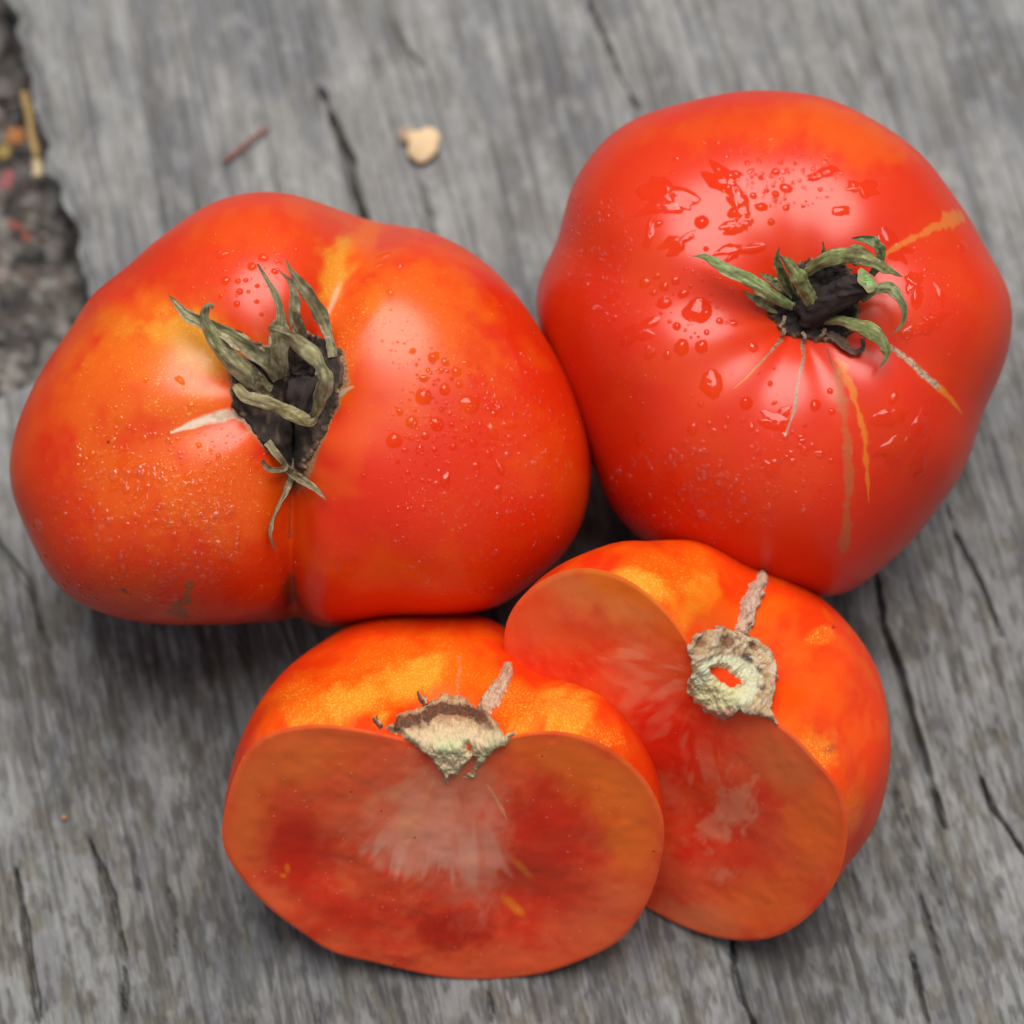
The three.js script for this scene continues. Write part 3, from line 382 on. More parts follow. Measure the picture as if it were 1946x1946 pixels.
{
  const p = new Paint(halfF.cut, 1400, pulp(2)), wall = [0.92, 0.17, 0.018], core = [0.78, 0.15, 0.075], gel = [0.68, 0.02, 0.006], R = rng(5);
  p.blob(1110, 1470, 190, 90, 25, wall, 0.9, 0.45, 0, 0.7); p.blob(1195, 1570, 80, 170, 0, wall, 0.8, 0.45, 0, 0.7); p.blob(560, 1440, 180, 75, -12, [0.88, 0.17, 0.03], 0.8, 0.45, 0, 0.7); p.blob(480, 1550, 60, 140, 10, [0.88, 0.16, 0.03], 0.8, 0.45, 0, 0.7); p.blob(1130, 1740, 140, 80, -30, [0.86, 0.15, 0.05], 0.6, 0.6, 0, 0.7); p.blob(560, 1720, 130, 60, 30, [0.76, 0.12, 0.04], 0.5, 0.6, 0, 0.7);
  p.blob(555, 1600, 80, 130, -12, gel, 0.85, 0.5, 0, 0.8); p.blob(1040, 1640, 130, 180, 18, gel, 0.7, 0.6, 0, 0.8); p.blob(1040, 1540, 110, 80, 0, gel, 0.6, 0.7, 0, 1.2); p.blob(870, 1765, 120, 62, 0, [0.5, 0.016, 0.006], 0.9, 0.6, 0, 1.2); p.blob(650, 1740, 160, 60, 25, gel, 0.55, 0.8); p.blob(700, 1650, 60, 90, 0, gel, 0.35, 0.8);
  p.blob(760, 1560, 150, 150, 15, core, 0.6, 0.8, 0, 1.2); p.blob(900, 1610, 85, 170, 5, core, 0.7, 0.7, 0, 1.2); p.blob(850, 1490, 120, 70, 0, [0.7, 0.24, 0.13], 0.6, 0.6); p.blob(800, 1640, 50, 70, 0, [0.62, 0.08, 0.035], 0.5, 0.8, 0, 1.4); p.blob(880, 1540, 30, 90, 0, [0.62, 0.09, 0.05], 0.5, 0.8, 0, 1.2);
  p.blob(800, 1570, 110, 130, 12, [0.84, 0.27, 0.16], 0.5, 0.8, 0, 1.2); p.blob(915, 1610, 62, 130, 4, [0.84, 0.28, 0.18], 0.55, 0.6, 0, 1.2);
  p.fan(852, 1445, 60, 310, 66, 144, [0.88, 0.34, 0.22], 0.5, 0.05, 0.004, 4); p.fan(852, 1445, 150, 330, 64, 130, [0.9, 0.44, 0.32], 0.4, 0.1, 0.006, 14); p.fan(840, 1445, 40, 250, 104, 158, [0.9, 0.36, 0.15], 0.4, 0.05, 0.004, 24); p.fan(900, 1470, 60, 280, 66, 96, [0.88, 0.38, 0.26], 0.55, 0.07, 0.004, 44); p.fan(870, 1445, 220, 310, 80, 112, [0.95, 0.54, 0.42], 0.5, 0.22, 0.008, 34); p.fan(820, 1445, 170, 300, 105, 142, [0.94, 0.5, 0.38], 0.4, 0.16, 0.01, 54);
  for (const [x, y, rx, ry, a] of [[992, 1650, 34, 10, 42], [976, 1722, 36, 12, 42], [546, 1651, 12, 8, 80], [538, 1664, 10, 7, 10]]) p.blob(x, y, rx, ry, a, [0.95, 0.24, 0.012], 0.6, 0.35);   // seeds under the flesh
  fibre(p, [[925, 1490, 965, 1560, 2]], [0.8, 0.4, 0.2], 0.5, 3);
  const dots = []; for (let i = 0; i < 120; i++) { const x = 460 + R() * 760, y = 1420 + R() * 400; dots.push([x, y]); p.blob(x, y, 1.6 + R() * 1.8, 1.4 + R(), 0, [0.86, 0.4, 0.22], 0.45); } for (const [x, y] of [[668, 1505], [725, 1541], [1030, 1437], [788, 1592], [1242, 1618], [750, 1833], [585, 1780]]) p.blob(x, y, 2.6, 2.2, 0, [0.03, 0.015, 0.01], 0.95);
  halfF.faceMat = new THREE.MeshPhysicalMaterial({ name: 'cut tomato flesh', map: p.map(1.05), roughness: 1, specularIntensity: 0, transmission: 0.04, thickness: 0, clearcoat: 0.5, clearcoatRoughness: 0.2, bumpMap: bumpAt(24), bumpScale: 0.000008 });
  const q = new Paint(halfF.surf, 1400, redBase(61, 25)), O = ORANGE, Y = YELLOW;
  q.blob(820, 1270, 260, 110, 0, O, 0.85, 0.6, 0.55); q.blob(760, 1300, 120, 60, -20, Y, 0.75, 0.9, 1); q.blob(640, 1330, 130, 45, -10, Y, 0.7, 0.8, 1); q.blob(1060, 1340, 120, 60, 25, Y, 0.7, 0.9, 1); q.blob(990, 1320, 70, 60, 0, O, 0.8, 0.7, 0.8); q.blob(560, 1320, 90, 50, -30, O, 0.7, 0.8, 0.7); q.blob(1160, 1400, 70, 50, 40, O, 0.6, 0.8, 0.8); q.blob(850, 1340, 80, 40, 0, [0.82, 0.16, 0.04], 0.6, 0.7, 0.3); q.blob(450, 1480, 30, 80, 10, RED, 0.6, 0.6);
  q.flecks([0.95, 0.48, 0.08], 0.4, 0.84, 0.1);
  q.stroke([[872, 1250], [874, 1275], [868, 1300], [872, 1325]], () => 3.4, (t, s, x, y) => mixC([0.7, 0.3, 0.12], [0.4, 0.1, 0.03], n2(x * 0.5, y * 0.5)), 0.7, 1);
  halfF.mat = skinMat(q.map(0.88), 18, 0.6, 0.1);
}
{
  const p = new Paint(halfB.cut, 1400, pulp(22)), wall = [0.9, 0.145, 0.02], gel = [0.74, 0.024, 0.008], pale = [0.78, 0.26, 0.14];
  p.blob(1140, 1140, 180, 65, 22, [0.84, 0.26, 0.07], 0.85, 0.5, 0, 0.7); p.blob(1180, 1105, 200, 45, 20, [0.9, 0.2, 0.02], 0.85, 0.5, 0, 0.7); p.blob(1280, 1190, 60, 45, 40, [0.9, 0.16, 0.02], 0.8, 0.6); p.blob(1060, 1190, 120, 80, 0, [0.76, 0.15, 0.045], 0.7, 0.6); p.blob(1550, 1560, 80, 160, -20, wall, 0.85, 0.45, 0, 0.7); p.blob(1480, 1450, 110, 60, 35, [0.72, 0.16, 0.04], 0.75, 0.5); p.blob(1450, 1710, 140, 85, -25, wall, 0.7, 0.5); p.blob(1320, 1745, 130, 45, 10, [0.8, 0.19, 0.07], 0.7, 0.6);
  p.blob(1140, 1195, 110, 40, 20, [0.68, 0.07, 0.03], 0.6, 0.8); p.blob(1270, 1430, 110, 150, 0, gel, 0.85, 0.6); p.blob(1390, 1580, 140, 130, -10, gel, 0.6, 0.7); p.blob(1200, 1270, 100, 70, 10, [0.78, 0.15, 0.07], 0.6, 0.7);
  p.blob(1395, 1525, 50, 60, 20, pale, 0.7, 1, 0, 2); p.blob(1355, 1575, 60, 42, -30, pale, 0.6, 1, 0, 2); p.blob(1375, 1660, 32, 20, 0, pale, 0.5, 1, 0, 2); p.blob(1260, 1500, 50, 50, 0, pale, 0.25, 1, 0, 2);
  p.fan(1350, 1290, 60, 330, 150, 205, [0.8, 0.3, 0.16], 0.5, 0.1, 0.01, 3); p.fan(1350, 1290, 60, 300, -180, -165, [0.82, 0.33, 0.18], 0.5, 0.1, 0.01, 7); p.fan(1350, 1290, 140, 330, 78, 112, [0.8, 0.3, 0.18], 0.4, 0.15, 0.012, 9); p.fan(1350, 1300, 70, 230, 105, 160, [0.8, 0.27, 0.15], 0.35, 0.09, 0.01, 17);
  const R = rng(15); for (let i = 0; i < 80; i++) p.blob(1000 + R() * 580, 1100 + R() * 650, 1.5 + R() * 1.6, 1.4 + R(), 0, [0.7, 0.34, 0.18], 0.45);
  halfB.faceMat = new THREE.MeshPhysicalMaterial({ name: 'cut tomato flesh', map: p.map(1.05), roughness: 1, specularIntensity: 0, transmission: 0.04, thickness: 0, clearcoat: 0.5, clearcoatRoughness: 0.2, bumpMap: bumpAt(24), bumpScale: 0.000008 });
  const q = new Paint(halfB.surf, 1400, redBase(81, 65)), O = ORANGE, Y = YELLOW;
  q.blob(1270, 1090, 160, 80, 15, O, 0.9, 0.6, 0.6); q.blob(1230, 1110, 110, 36, 18, Y, 0.75, 0.9, 1); q.blob(1320, 1130, 70, 50, 0, Y, 0.6, 1, 0.9); q.blob(1400, 1180, 120, 90, 0, O, 0.55, 0.7, 0.2); q.blob(1520, 1330, 100, 130, 20, O, 0.5, 0.7, 0.2); q.blob(1560, 1420, 60, 60, 0, Y, 0.4, 0.9, 0.8); q.blob(1560, 1210, 60, 22, -20, O, 0.5, 1, 0.9); q.blob(1620, 1530, 40, 70, 10, O, 0.7, 0.8, 0.6); q.blob(1580, 1420, 22, 16, 0, [0.55, 0.07, 0.02], 0.8, 0.9);
  q.flecks([0.95, 0.48, 0.08], 0.4, 0.85, 0.08); q.blob(1584, 1192, 5, 4, 0, [0.18, 0.03, 0.015], 0.9);
  halfB.mat = skinMat(q.map(0.88), 18, 0.6, 0.1);
}
const cutF = thing('tomato_half', halfF.base, 'front cut tomato half with wide flesh face and jagged corky stem scar on its rim', 'tomato half', 'cut tomato halves');
const cutB = thing('tomato_half', halfB.base, 'rear cut tomato half with round pale green stem scar, tucked behind the other half', 'tomato half', 'cut tomato halves');
for (const [h, g] of [[halfF, cutF], [halfB, cutB]]) { part('skin', h.geo, h.mat, g); part('cut_face', h.face, h.faceMat, g); h.geo.translate(h.base.x, 0, h.base.z); h.face.translate(h.base.x, 0, h.base.z); }

// ---------------------------------------------------------------- sepals, stalks, corky scars
const hitOf = (surfs) => (px, py) => { let b = null, d = 1e9; for (const s of surfs) { const h = s.hit(px, py); if (h) { const q = h.p.distanceTo(camera.position); if (q < d) { d = q; b = h; } } } return b; };
const fuzz = noiseTex(256, (i, j) => 0.6 * n2(i * 0.9, j * 0.07) + 0.4 * n2(i * 0.4, j * 0.3));
const leafMat = new THREE.MeshPhysicalMaterial({ name: 'dry sepal', vertexColors: true, roughness: 0.8, bumpMap: fuzz, bumpScale: 0.0005 });
const barkMat = new THREE.MeshStandardMaterial({ name: 'corky tissue', vertexColors: true, roughness: 0.88 });
// a sepal: a curled, folded blade along measured points [x, y, millimetres off the skin], closed all round
function sepal(body, parent, pts, w, opt = {}) {
  const P = [], N = []; for (const [x, y, h] of pts) { const q = body.surf.hit(x, y); if (!q) continue; P.push(q.p.addScaledVector(toCam, h * 1e-3)); N.push(q.n.lerp(toCam, 0.6).normalize()); }
  const curve = new THREE.CatmullRomCurve3(P, false, 'centripetal'), nu = 20, nv = 46, seed = P[0].x * 9000, { curl = 0.35, twist = 0, thick = 0.07, tint = [0.2, 0.19, 0.075], dry = [0.42, 0.36, 0.22], tip = [0.13, 0.1, 0.07], rag = 0.5 } = opt, cols = [];
  const geo = sealNormals(gridGeo(nu, nv, (i, j) => {
    const t = j / nv, p = curve.getPoint(t), tg = curve.getTangent(t), k = t * (N.length - 1), a = Math.min(N.length - 2, Math.floor(k)), nm = N[a].clone().lerp(N[a + 1], k - a), side = tg.clone().cross(nm).normalize(); nm.copy(side).cross(tg).normalize();
    const tw = twist * t + 1.1 * (n2(t * 2.6 + seed, 31) - 0.5) * t, ct = Math.cos(tw), st = Math.sin(tw), s2 = side.clone().multiplyScalar(ct).addScaledVector(nm, st), n2v = nm.clone().multiplyScalar(ct).addScaledVector(side, -st);
    const W = Math.max(w(t) * 0.88, 0.4) * PXM * (1 + rag * (n2(t * 9 + seed, i < nu / 2 ? 3 : 8) - 0.5)), th = i / nu * TAU, x = Math.cos(th), rib = 0.07 * Math.sin(x * 9) + 0.5 * (n2(t * 13 + seed, x * 1.6 + 5) - 0.5) + 0.3 * Math.abs(x) ** 3 * (n2(t * 26 + seed, x > 0 ? 3 : 9) - 0.5);
    return p.addScaledVector(s2, x * W).addScaledVector(n2v, W * (Math.sin(th) * thick + curl * (x * x - 0.4) + rib));
  }, true, true), nu, nv);
  uvOf(geo, (p, i) => [(i % (nu + 1)) / nu * 2, Math.floor(i / (nu + 1)) / nv]);
  colorOf(geo, (p, i) => { const th = (i % (nu + 1)) % nu / nu * TAU, t = Math.floor(i / (nu + 1)) / nv, x = Math.cos(th), v = n2(x * 5 + seed, t * 7), f = n2(x * 14 + seed, t * 26); let c = mixC(tint, dry, clamp(0.75 * ss(0.25, 0.7, v) + 0.6 * ss(0.6, 1, Math.abs(x)) + 0.35 * (f - 0.5), 0, 1)); c = mixC(c, tip, ss(0.86, 1, t) * 0.8); c = mixC(c, [0.1, 0.055, 0.03], 0.6 * ss(0.66, 0.9, n2(t * 11 + seed, x * 3 + 40))); return c.map((q) => q * (1.7 + 1.3 * f)); });
  return part('sepal', geo, leafMat, parent);
}
const blade = (a, m = 0.35) => (t) => a * Math.pow(Math.max(0, t < m ? 0.55 + 0.45 * t / m : 1 - Math.pow((t - m) / (1 - m), 1.5)), 0.9);
// a lumpy crust grown over the skin inside a measured outline
function crust(name, parent, hit, poly, step, height, colour, mat, label, hole, lift = 0.0004) {
  let x0 = 1e9, x1 = 0, y0 = 1e9, y1 = 0; for (const [x, y] of poly) { x0 = Math.min(x0, x); x1 = Math.max(x1, x); y0 = Math.min(y0, y); y1 = Math.max(y1, y); }
  const inPoly = (p, x, y) => { let k = false; for (let i = 0, j = p.length - 1; i < p.length; j = i++) if ((p[i][1] > y) !== (p[j][1] > y) && x < (p[j][0] - p[i][0]) * (y - p[i][1]) / (p[j][1] - p[i][1]) + p[i][0]) k = !k; return k; };
  const edgeD = (p, x, y) => { let b = 1e9; for (let i = 0, j = p.length - 1; i < p.length; j = i++) { const dx = p[i][0] - p[j][0], dy = p[i][1] - p[j][1], t = clamp(((x - p[j][0]) * dx + (y - p[j][1]) * dy) / (dx * dx + dy * dy), 0, 1); b = Math.min(b, Math.hypot(x - p[j][0] - t * dx, y - p[j][1] - t * dy)); } return b; };
  const nx = Math.ceil((x1 - x0 + 8) / step), ny = Math.ceil((y1 - y0 + 8) / step), id = new Int32Array((nx + 1) * (ny + 1)).fill(-1), pos = [], col = [], idx = [], H = [], E = [], N = [], P = [], cells = [];
  for (let j = 0; j <= ny; j++) for (let i = 0; i <= nx; i++) {
    const x = x0 - 4 + i * step, y = y0 - 4 + j * step, wx = x + (n2(x * 0.1, y * 0.1) - 0.5) * 8 + (n2(x * 0.3, y * 0.3) - 0.5) * 3, wy = y + (n2(x * 0.1 + 60, y * 0.1) - 0.5) * 8 + (n2(x * 0.3 + 60, y * 0.3) - 0.5) * 3;
    if (!inPoly(poly, wx, wy) || hole && hole.some((h) => inPoly(h, wx, wy))) continue; const q = hit(x, y); if (!q) continue;
    let e = edgeD(poly, wx, wy); if (hole) for (const h of hole) e = Math.min(e, edgeD(h, wx, wy) * 0.8);
    H.push(height(x, y, e) * ss(0, 5, e) - 0.00012 * (1 - ss(0, 2, e))); E.push(e); N.push(q.n.lerp(toCam, 0.6).normalize()); P.push(q.p); cells.push([i, j]);
    id[j * (nx + 1) + i] = P.length - 1; col.push(...colour(x, y, e).map((c) => c * 0.76));
  }
  for (let it = 0; it < 5; it++) { const Q = P.map((p) => p.clone()); cells.forEach(([i, j], k) => { if (i < 1 || j < 1 || i >= nx || j >= ny) return; const s = [id[j * (nx + 1) + i - 1], id[j * (nx + 1) + i + 1], id[(j - 1) * (nx + 1) + i], id[(j + 1) * (nx + 1) + i]]; if (s.some((v) => v < 0)) return; const m = V3(), b = V3(); for (const v of s) { m.add(Q[v]); b.add(N[v]); } P[k].lerp(m.multiplyScalar(0.25), 0.8); N[k].copy(b.normalize()); }); }
  P.forEach((p, k) => { const q = p.addScaledVector(N[k], H[k] + lift * ss(0, 7, E[k])); pos.push(q.x, q.y, q.z); });
  for (let j = 0; j < ny; j++) for (let i = 0; i < nx; i++) { const a = id[j * (nx + 1) + i], b = id[j * (nx + 1) + i + 1], c = id[(j + 1) * (nx + 1) + i], d = id[(j + 1) * (nx + 1) + i + 1]; if (a >= 0 && d >= 0 && c >= 0) idx.push(a, c, d); if (a >= 0 && b >= 0 && d >= 0) idx.push(a, d, b); }
  const g = new THREE.BufferGeometry(); g.setAttribute('position', new THREE.BufferAttribute(new Float32Array(pos), 3)); g.setAttribute('color', new THREE.BufferAttribute(new Float32Array(col), 3)); g.setIndex(new THREE.BufferAttribute(new Uint32Array(idx), 1)); g.computeVertexNormals();
  return part(name, g, mat, parent, label);
}
function stalk(body, parent, pts, radii, colour, name = 'stalk') {
  const P = pts.map(([x, y, h]) => body.surf.hit(x, y).p.addScaledVector(toCam, h * 1e-3)), curve = new THREE.CatmullRomCurve3(P), nu = 40, nv = 40, seed = P[0].x * 7000, f0 = curve.computeFrenetFrames(nv);
  const geo = sealNormals(gridGeo(nu, nv + 5, (i, j) => { const t = Math.min(j / nv, 1), k = Math.min(j, nv), cap = j > nv ? 1 - (j - nv) / 5.02 : 1, k2 = t * (radii.length - 1), a = Math.min(radii.length - 2, Math.floor(k2)), th = i / nu * TAU, r = lerp(radii[a], radii[a + 1], k2 - a) * 1e-3 * cap * (1 + 0.5 * (n2(Math.cos(th) * 2.4 + 9, Math.sin(th) * 2.4 + t * 5 + seed) - 0.5) + 0.3 * (n2(Math.cos(th) * 9 + 9, Math.sin(th) * 9 + t * 18) - 0.5)); return curve.getPoint(t).addScaledVector(f0.normals[k], Math.cos(th) * r).addScaledVector(f0.binormals[k], Math.sin(th) * r).addScaledVector(f0.tangents[k], j > nv ? -0.0002 * (j - nv) * (0.5 + n2(i, j * 3)) : 0); }, true), nu, nv + 5);
  colorOf(geo, (p, i) => colour(Math.floor(i / (nu + 1)) / (nv + 5), n2((i % (nu + 1)) % nu * 0.5, Math.floor(i / (nu + 1)) * 0.2), n2((i % (nu + 1)) % nu * 1.3 + 50, Math.floor(i / (nu + 1)) * 1.1)));
  return { mesh: part(name, geo, barkMat, parent), end: P[P.length - 1], dir: curve.getTangent(1) };
}
{ // left calyx; measured on an enlargement, 3.22 to 1
  const z = (l) => l.map(([x, y, h = 0]) => [300 + x / 3.22, 480 + y / 3.22, h]), hit = (x, y) => bodyL.surf.hit(x, y);
  crust('calyx_base', tomatoL, hit, z([[450, 715], [445, 950], [520, 1010], [620, 1150], [700, 1230], [790, 1320], [890, 1340], [960, 1230], [1030, 1110], [1110, 900], [1140, 720], [1125, 600], [1060, 540], [900, 470], [760, 530], [690, 570], [590, 550], [560, 640]]), 1.6, (x, y, e) => 0.0003 + 0.0012 * (fbm(x * 0.04, y * 0.04, 3) - 0.35) * ss(0, 16, e), (x, y, e) => mixC(mixC([0.42, 0.27, 0.15], [0.13, 0.07, 0.04], ss(0.3, 0.6, n2(x * 0.16, y * 0.16))), mixC([0.035, 0.022, 0.016], [0.16, 0.1, 0.065], 0.6 * ss(0.5, 0.9, n2(x * 0.12, y * 0.06))), ss(1, 9, e + 14 * (n2(x * 0.06, y * 0.06) - 0.45))), barkMat);
  stalk(bodyL, tomatoL, z([[880, 960, -1], [895, 850, 1], [915, 720, 2.8], [940, 600, 4.6]]), [3.3, 2.9, 2.6, 1.9], (t, a, b) => mixC([0.022, 0.014, 0.013], mixC([0.06, 0.035, 0.03], [0.11, 0.07, 0.055], b), 0.55 * a + 0.4 * ss(0.8, 1, t)));
  const S = (p, w, o) => sepal(bodyL, tomatoL, z(p), w, o);
  S([[740, 780, 1], [690, 690, 2.5], [580, 600, 4], [470, 520, 5.5], [330, 455, 6.5], [210, 400, 7], [140, 330, 7], [92, 275, 7.5]], blade(17, 0.3), { curl: 0.5, tint: [0.13, 0.14, 0.045] });
  S([[680, 860, 1], [570, 760, 3], [460, 660, 5], [385, 560, 6], [335, 480, 7], [312, 410, 8], [330, 360, 9], [352, 345, 9.6], [374, 362, 9.4]], (t) => 19 * (t < 0.35 ? 1 : t < 0.6 ? 1 - (t - 0.35) * 2 : Math.max(0.16, 0.5 - (t - 0.6) * 0.75)), { curl: -0.4, tint: [0.15, 0.17, 0.05] });
  S([[700, 900, 1], [640, 850, 4], [625, 770, 6], [600, 690, 7]], blade(12, 0.5), { curl: 0.5, tint: [0.2, 0.18, 0.08] });
  S([[740, 760, 1], [750, 600, 4], [765, 470, 6.5], [772, 390, 7.5], [745, 285, 8], [695, 195, 8.5], [638, 98, 9.5]], (t) => t < 0.3 ? 19 : t < 0.5 ? 19 - (t - 0.3) * 50 : Math.max(1.6, 9 - (t - 0.5) * 14), { curl: 0.3, tint: [0.19, 0.19, 0.08] });
  S([[900, 620, 1], [880, 500, 4], [850, 410, 6], [855, 300, 7.5], [832, 200, 8.5], [770, 140, 9]], blade(13, 0.3), { curl: 0.45, tint: [0.2, 0.19, 0.09] });
  S([[1075, 640, 1], [1060, 540, 3.5], [1030, 440, 5.5], [970, 330, 7.5], [905, 230, 8.5], [840, 140, 9.5], [808, 66, 10.5]], blade(15, 0.4), { curl: 0.35, tint: [0.21, 0.2, 0.095] });
  S([[960, 1000, 2], [1000, 900, 5], [1035, 790, 8.5], [1000, 690, 10.5], [910, 600, 11.5], [800, 515, 11.5], [706, 485, 11.5]], (t) => 18 * Math.sqrt(Math.max(0.02, Math.sin(Math.PI * clamp(t * 0.93 + 0.07, 0, 1)))), { curl: -0.35, twist: 0.3, tint: [0.17, 0.16, 0.06], dry: [0.4, 0.36, 0.21] });
  S([[480, 810, 1.5], [560, 890, 4.5], [700, 930, 7], [830, 990, 7], [940, 1040, 5], [985, 1020, 3]], (t) => 14 * Math.sqrt(Math.max(0.05, Math.sin(Math.PI * clamp(t * 0.86 + 0.12, 0, 1)))), { curl: -0.5, twist: -0.4, tint: [0.19, 0.16, 0.05], dry: [0.4, 0.34, 0.2] });
  S([[670, 1160, 1], [735, 1240, 2.5], [790, 1310, 3.5], [740, 1332, 3.5], [680, 1320, 3], [650, 1275, 3.5]], (t) => 7.5 - 3 * t, { curl: 0.5, tint: [0.24, 0.2, 0.1] });
  S([[770, 1300, 3], [830, 1350, 3], [910, 1405, 2.6], [985, 1460, 2.6], [1048, 1528, 3]], blade(9, 0.3), { curl: 0.4, tint: [0.16, 0.15, 0.07] });
  S([[850, 1270, 1], [810, 1370, 1.2], [790, 1450, 1], [740, 1550, 1], [700, 1650, 1.2], [692, 1730, 1.6], [722, 1815, 2]], (t) => Math.max(2.2, 11 * (1 - 0.75 * t) * (0.85 + 0.25 * Math.sin(t * 9))), { curl: 0.3, tint: [0.26, 0.22, 0.12], dry: [0.46, 0.38, 0.24] });
}
{ // right calyx; measured on an enlargement, 4.2 to 1
  const z = (l) => l.map(([x, y, h = 0]) => [1280 + x / 4.2, 430 + y / 4.2, h]), hit = (x, y) => bodyR.surf.hit(x, y);
  crust('calyx_base', tomatoR, hit, z([[740, 640], [800, 560], [900, 420], [950, 320], [1080, 250], [1250, 230], [1400, 300], [1470, 500], [1500, 650], [1480, 800], [1330, 930], [1180, 950], [1060, 900], [950, 900], [850, 880], [830, 800], [760, 740]]), 1.6, (x, y, e) => 0.0003 + 0.0013 * (fbm(x * 0.08, y * 0.08, 3) - 0.35) * ss(0, 14, e), (x, y, e) => mixC(mixC([0.3, 0.15, 0.08], [0.09, 0.045, 0.03], ss(0.3, 0.6, n2(x * 0.16, y * 0.16))), [0.02, 0.012, 0.01], ss(3, 14, e + 8 * (n2(x * 0.2, y * 0.2) - 0.5))), barkMat);
  const st = stalk(bodyR, tomatoR, z([[1120, 690, 0], [1200, 620, 2.5], [1320, 540, 5], [1420, 490, 6.5], [1490, 462, 7.5]]), [3.1, 2.7, 2.3, 1.9, 1.6], (t, a, b) => mixC([0.016, 0.012, 0.012], mixC([0.05, 0.028, 0.02], [0.1, 0.06, 0.045], b), 0.35 * a + 0.5 * ss(0.7, 1, t)));
  { const nu = 24, nv = 8, a = st.dir, b = a.clone().cross(UP).normalize(), c = b.clone().cross(a), g = sealNormals(gridGeo(nu, nv, (i, j) => { const th = -i / nu * TAU, r = 0.00185 * (1 - j / nv) * (0.85 + 0.4 * n2(Math.cos(th) * 2 + 5, Math.sin(th) * 2 + 5)); return st.end.clone().addScaledVector(a, 0.0003 + 0.0006 * Math.sin(j / nv * Math.PI) * n2(i, j) - 0.0004 * j / nv).addScaledVector(b, r * Math.cos(th)).addScaledVector(c, r * 1.3 * Math.sin(th)); }, true), nu, nv);
    colorOf(g, (p, i) => { const j = Math.floor(i / (nu + 1)), f = n2(i * 0.7, j); return mixC(mixC([0.42, 0.33, 0.18], [0.25, 0.33, 0.1], f), [0.3, 0.55, 0.2], ss(0.25, 0.7, j / nv + 0.3 * (f - 0.5))); }); part('cut_end', g, barkMat, st.mesh, 'pale green broken end of the stalk'); }
  const S = (p, w, o) => sepal(bodyR, tomatoR, z(p), w, { tint: [0.15, 0.19, 0.05], dry: [0.3, 0.31, 0.13], ...o });
  S([[950, 650, 1.5], [830, 590, 3.2], [700, 510, 4.2], [560, 430, 5], [420, 370, 5.4], [310, 305, 5.6], [220, 262, 5.8], [132, 262, 6]], blade(15, 0.35), { curl: -0.45, tint: [0.17, 0.25, 0.07], dry: [0.36, 0.4, 0.2], tip: [0.3, 0.36, 0.16] });
  S([[900, 670, 0.6], [760, 640, 1.2], [620, 570, 1.6], [540, 520, 1.6]], blade(11, 0.3), { tint: [0.18, 0.15, 0.08] });
  S([[1190, 720, 2], [1100, 640, 4.5], [1020, 530, 6.5], [950, 420, 7.6], [880, 320, 8], [815, 265, 8]], blade(17, 0.5), { curl: -0.5, tint: [0.16, 0.19, 0.06] });
  S([[950, 560, 1], [880, 470, 3.5], [830, 370, 5], [800, 280, 6], [820, 190, 7]], blade(12, 0.3), { curl: 0.5, tint: [0.1, 0.13, 0.04] });
  S([[860, 500, 1], [760, 430, 2], [670, 378, 2.6]], blade(9, 0.3), { tint: [0.25, 0.21, 0.13] });
  S([[1050, 380, 1.5], [1180, 290, 4], [1330, 255, 6], [1450, 265, 7], [1570, 320, 7.5], [1690, 375, 7], [1790, 428, 6.4]], blade(19, 0.42), { curl: -0.4, tint: [0.16, 0.18, 0.06] });
  S([[1560, 400, 4], [1610, 310, 6], [1605, 220, 7.6], [1560, 165, 8.4], [1480, 140, 8.8], [1372, 132, 9]], blade(12, 0.6), { curl: 0.5, twist: 0.5, tint: [0.17, 0.22, 0.08], dry: [0.3, 0.36, 0.18] });
  S([[1070, 340, 1], [1180, 230, 3], [1170, 140, 4.5]], (t) => 8 * (1 - t) + 1, { tint: [0.24, 0.17, 0.09] });
  S([[1480, 600, 3], [1580, 520, 5.5], [1690, 515, 6.5], [1765, 590, 6.5], [1815, 690, 5.6], [1800, 790, 4.6], [1722, 875, 4]], blade(12, 0.3), { curl: -0.4, tint: [0.19, 0.22, 0.09], dry: [0.32, 0.33, 0.17] });
  S([[1180, 760, 1.5], [1290, 760, 3.6], [1430, 800, 5], [1560, 860, 5.2], [1650, 950, 4.6], [1680, 1040, 3.8], [1628, 1135, 3.2]], blade(15, 0.45), { curl: -0.5, tint: [0.16, 0.2, 0.06] });
  S([[1180, 820, 1], [1300, 900, 1.4], [1400, 990, 1.2], [1490, 1030, 1]], blade(10, 0.3), { tint: [0.12, 0.07, 0.05], dry: [0.22, 0.14, 0.09] });
  S([[1500, 900, 1.6], [1500, 980, 1.4], [1440, 1010, 1]], () => 5, { tint: [0.1, 0.05, 0.04], dry: [0.2, 0.12, 0.08] });
  for (const [a, b, c, d] of [[880, 720, 840, 810], [960, 620, 900, 650], [1020, 850, 1040, 920], [1200, 820, 1160, 890], [870, 820, 860, 880]]) S([[a, b, 1.6], [(a + c) / 2 + 12, (b + d) / 2, 1.8], [c, d, 0.6]], () => 3.4, { tint: [0.34, 0.22, 0.14], dry: [0.5, 0.36, 0.24], curl: 0.1, thick: 0.5 });
}
const corkMat = new THREE.MeshStandardMaterial({ name: 'corky scar', vertexColors: true, roughness: 0.82 });
const near = (pts, x, y) => { let b = 1e9; for (let i = 1; i < pts.length; i++) { const [x0, y0] = pts[i - 1], dx = pts[i][0] - x0, dy = pts[i][1] - y0, t = clamp(((x - x0) * dx + (y - y0) * dy) / (dx * dx + dy * dy), 0, 1); b = Math.min(b, Math.hypot(x - x0 - t * dx, y - y0 - t * dy)); } return b; };
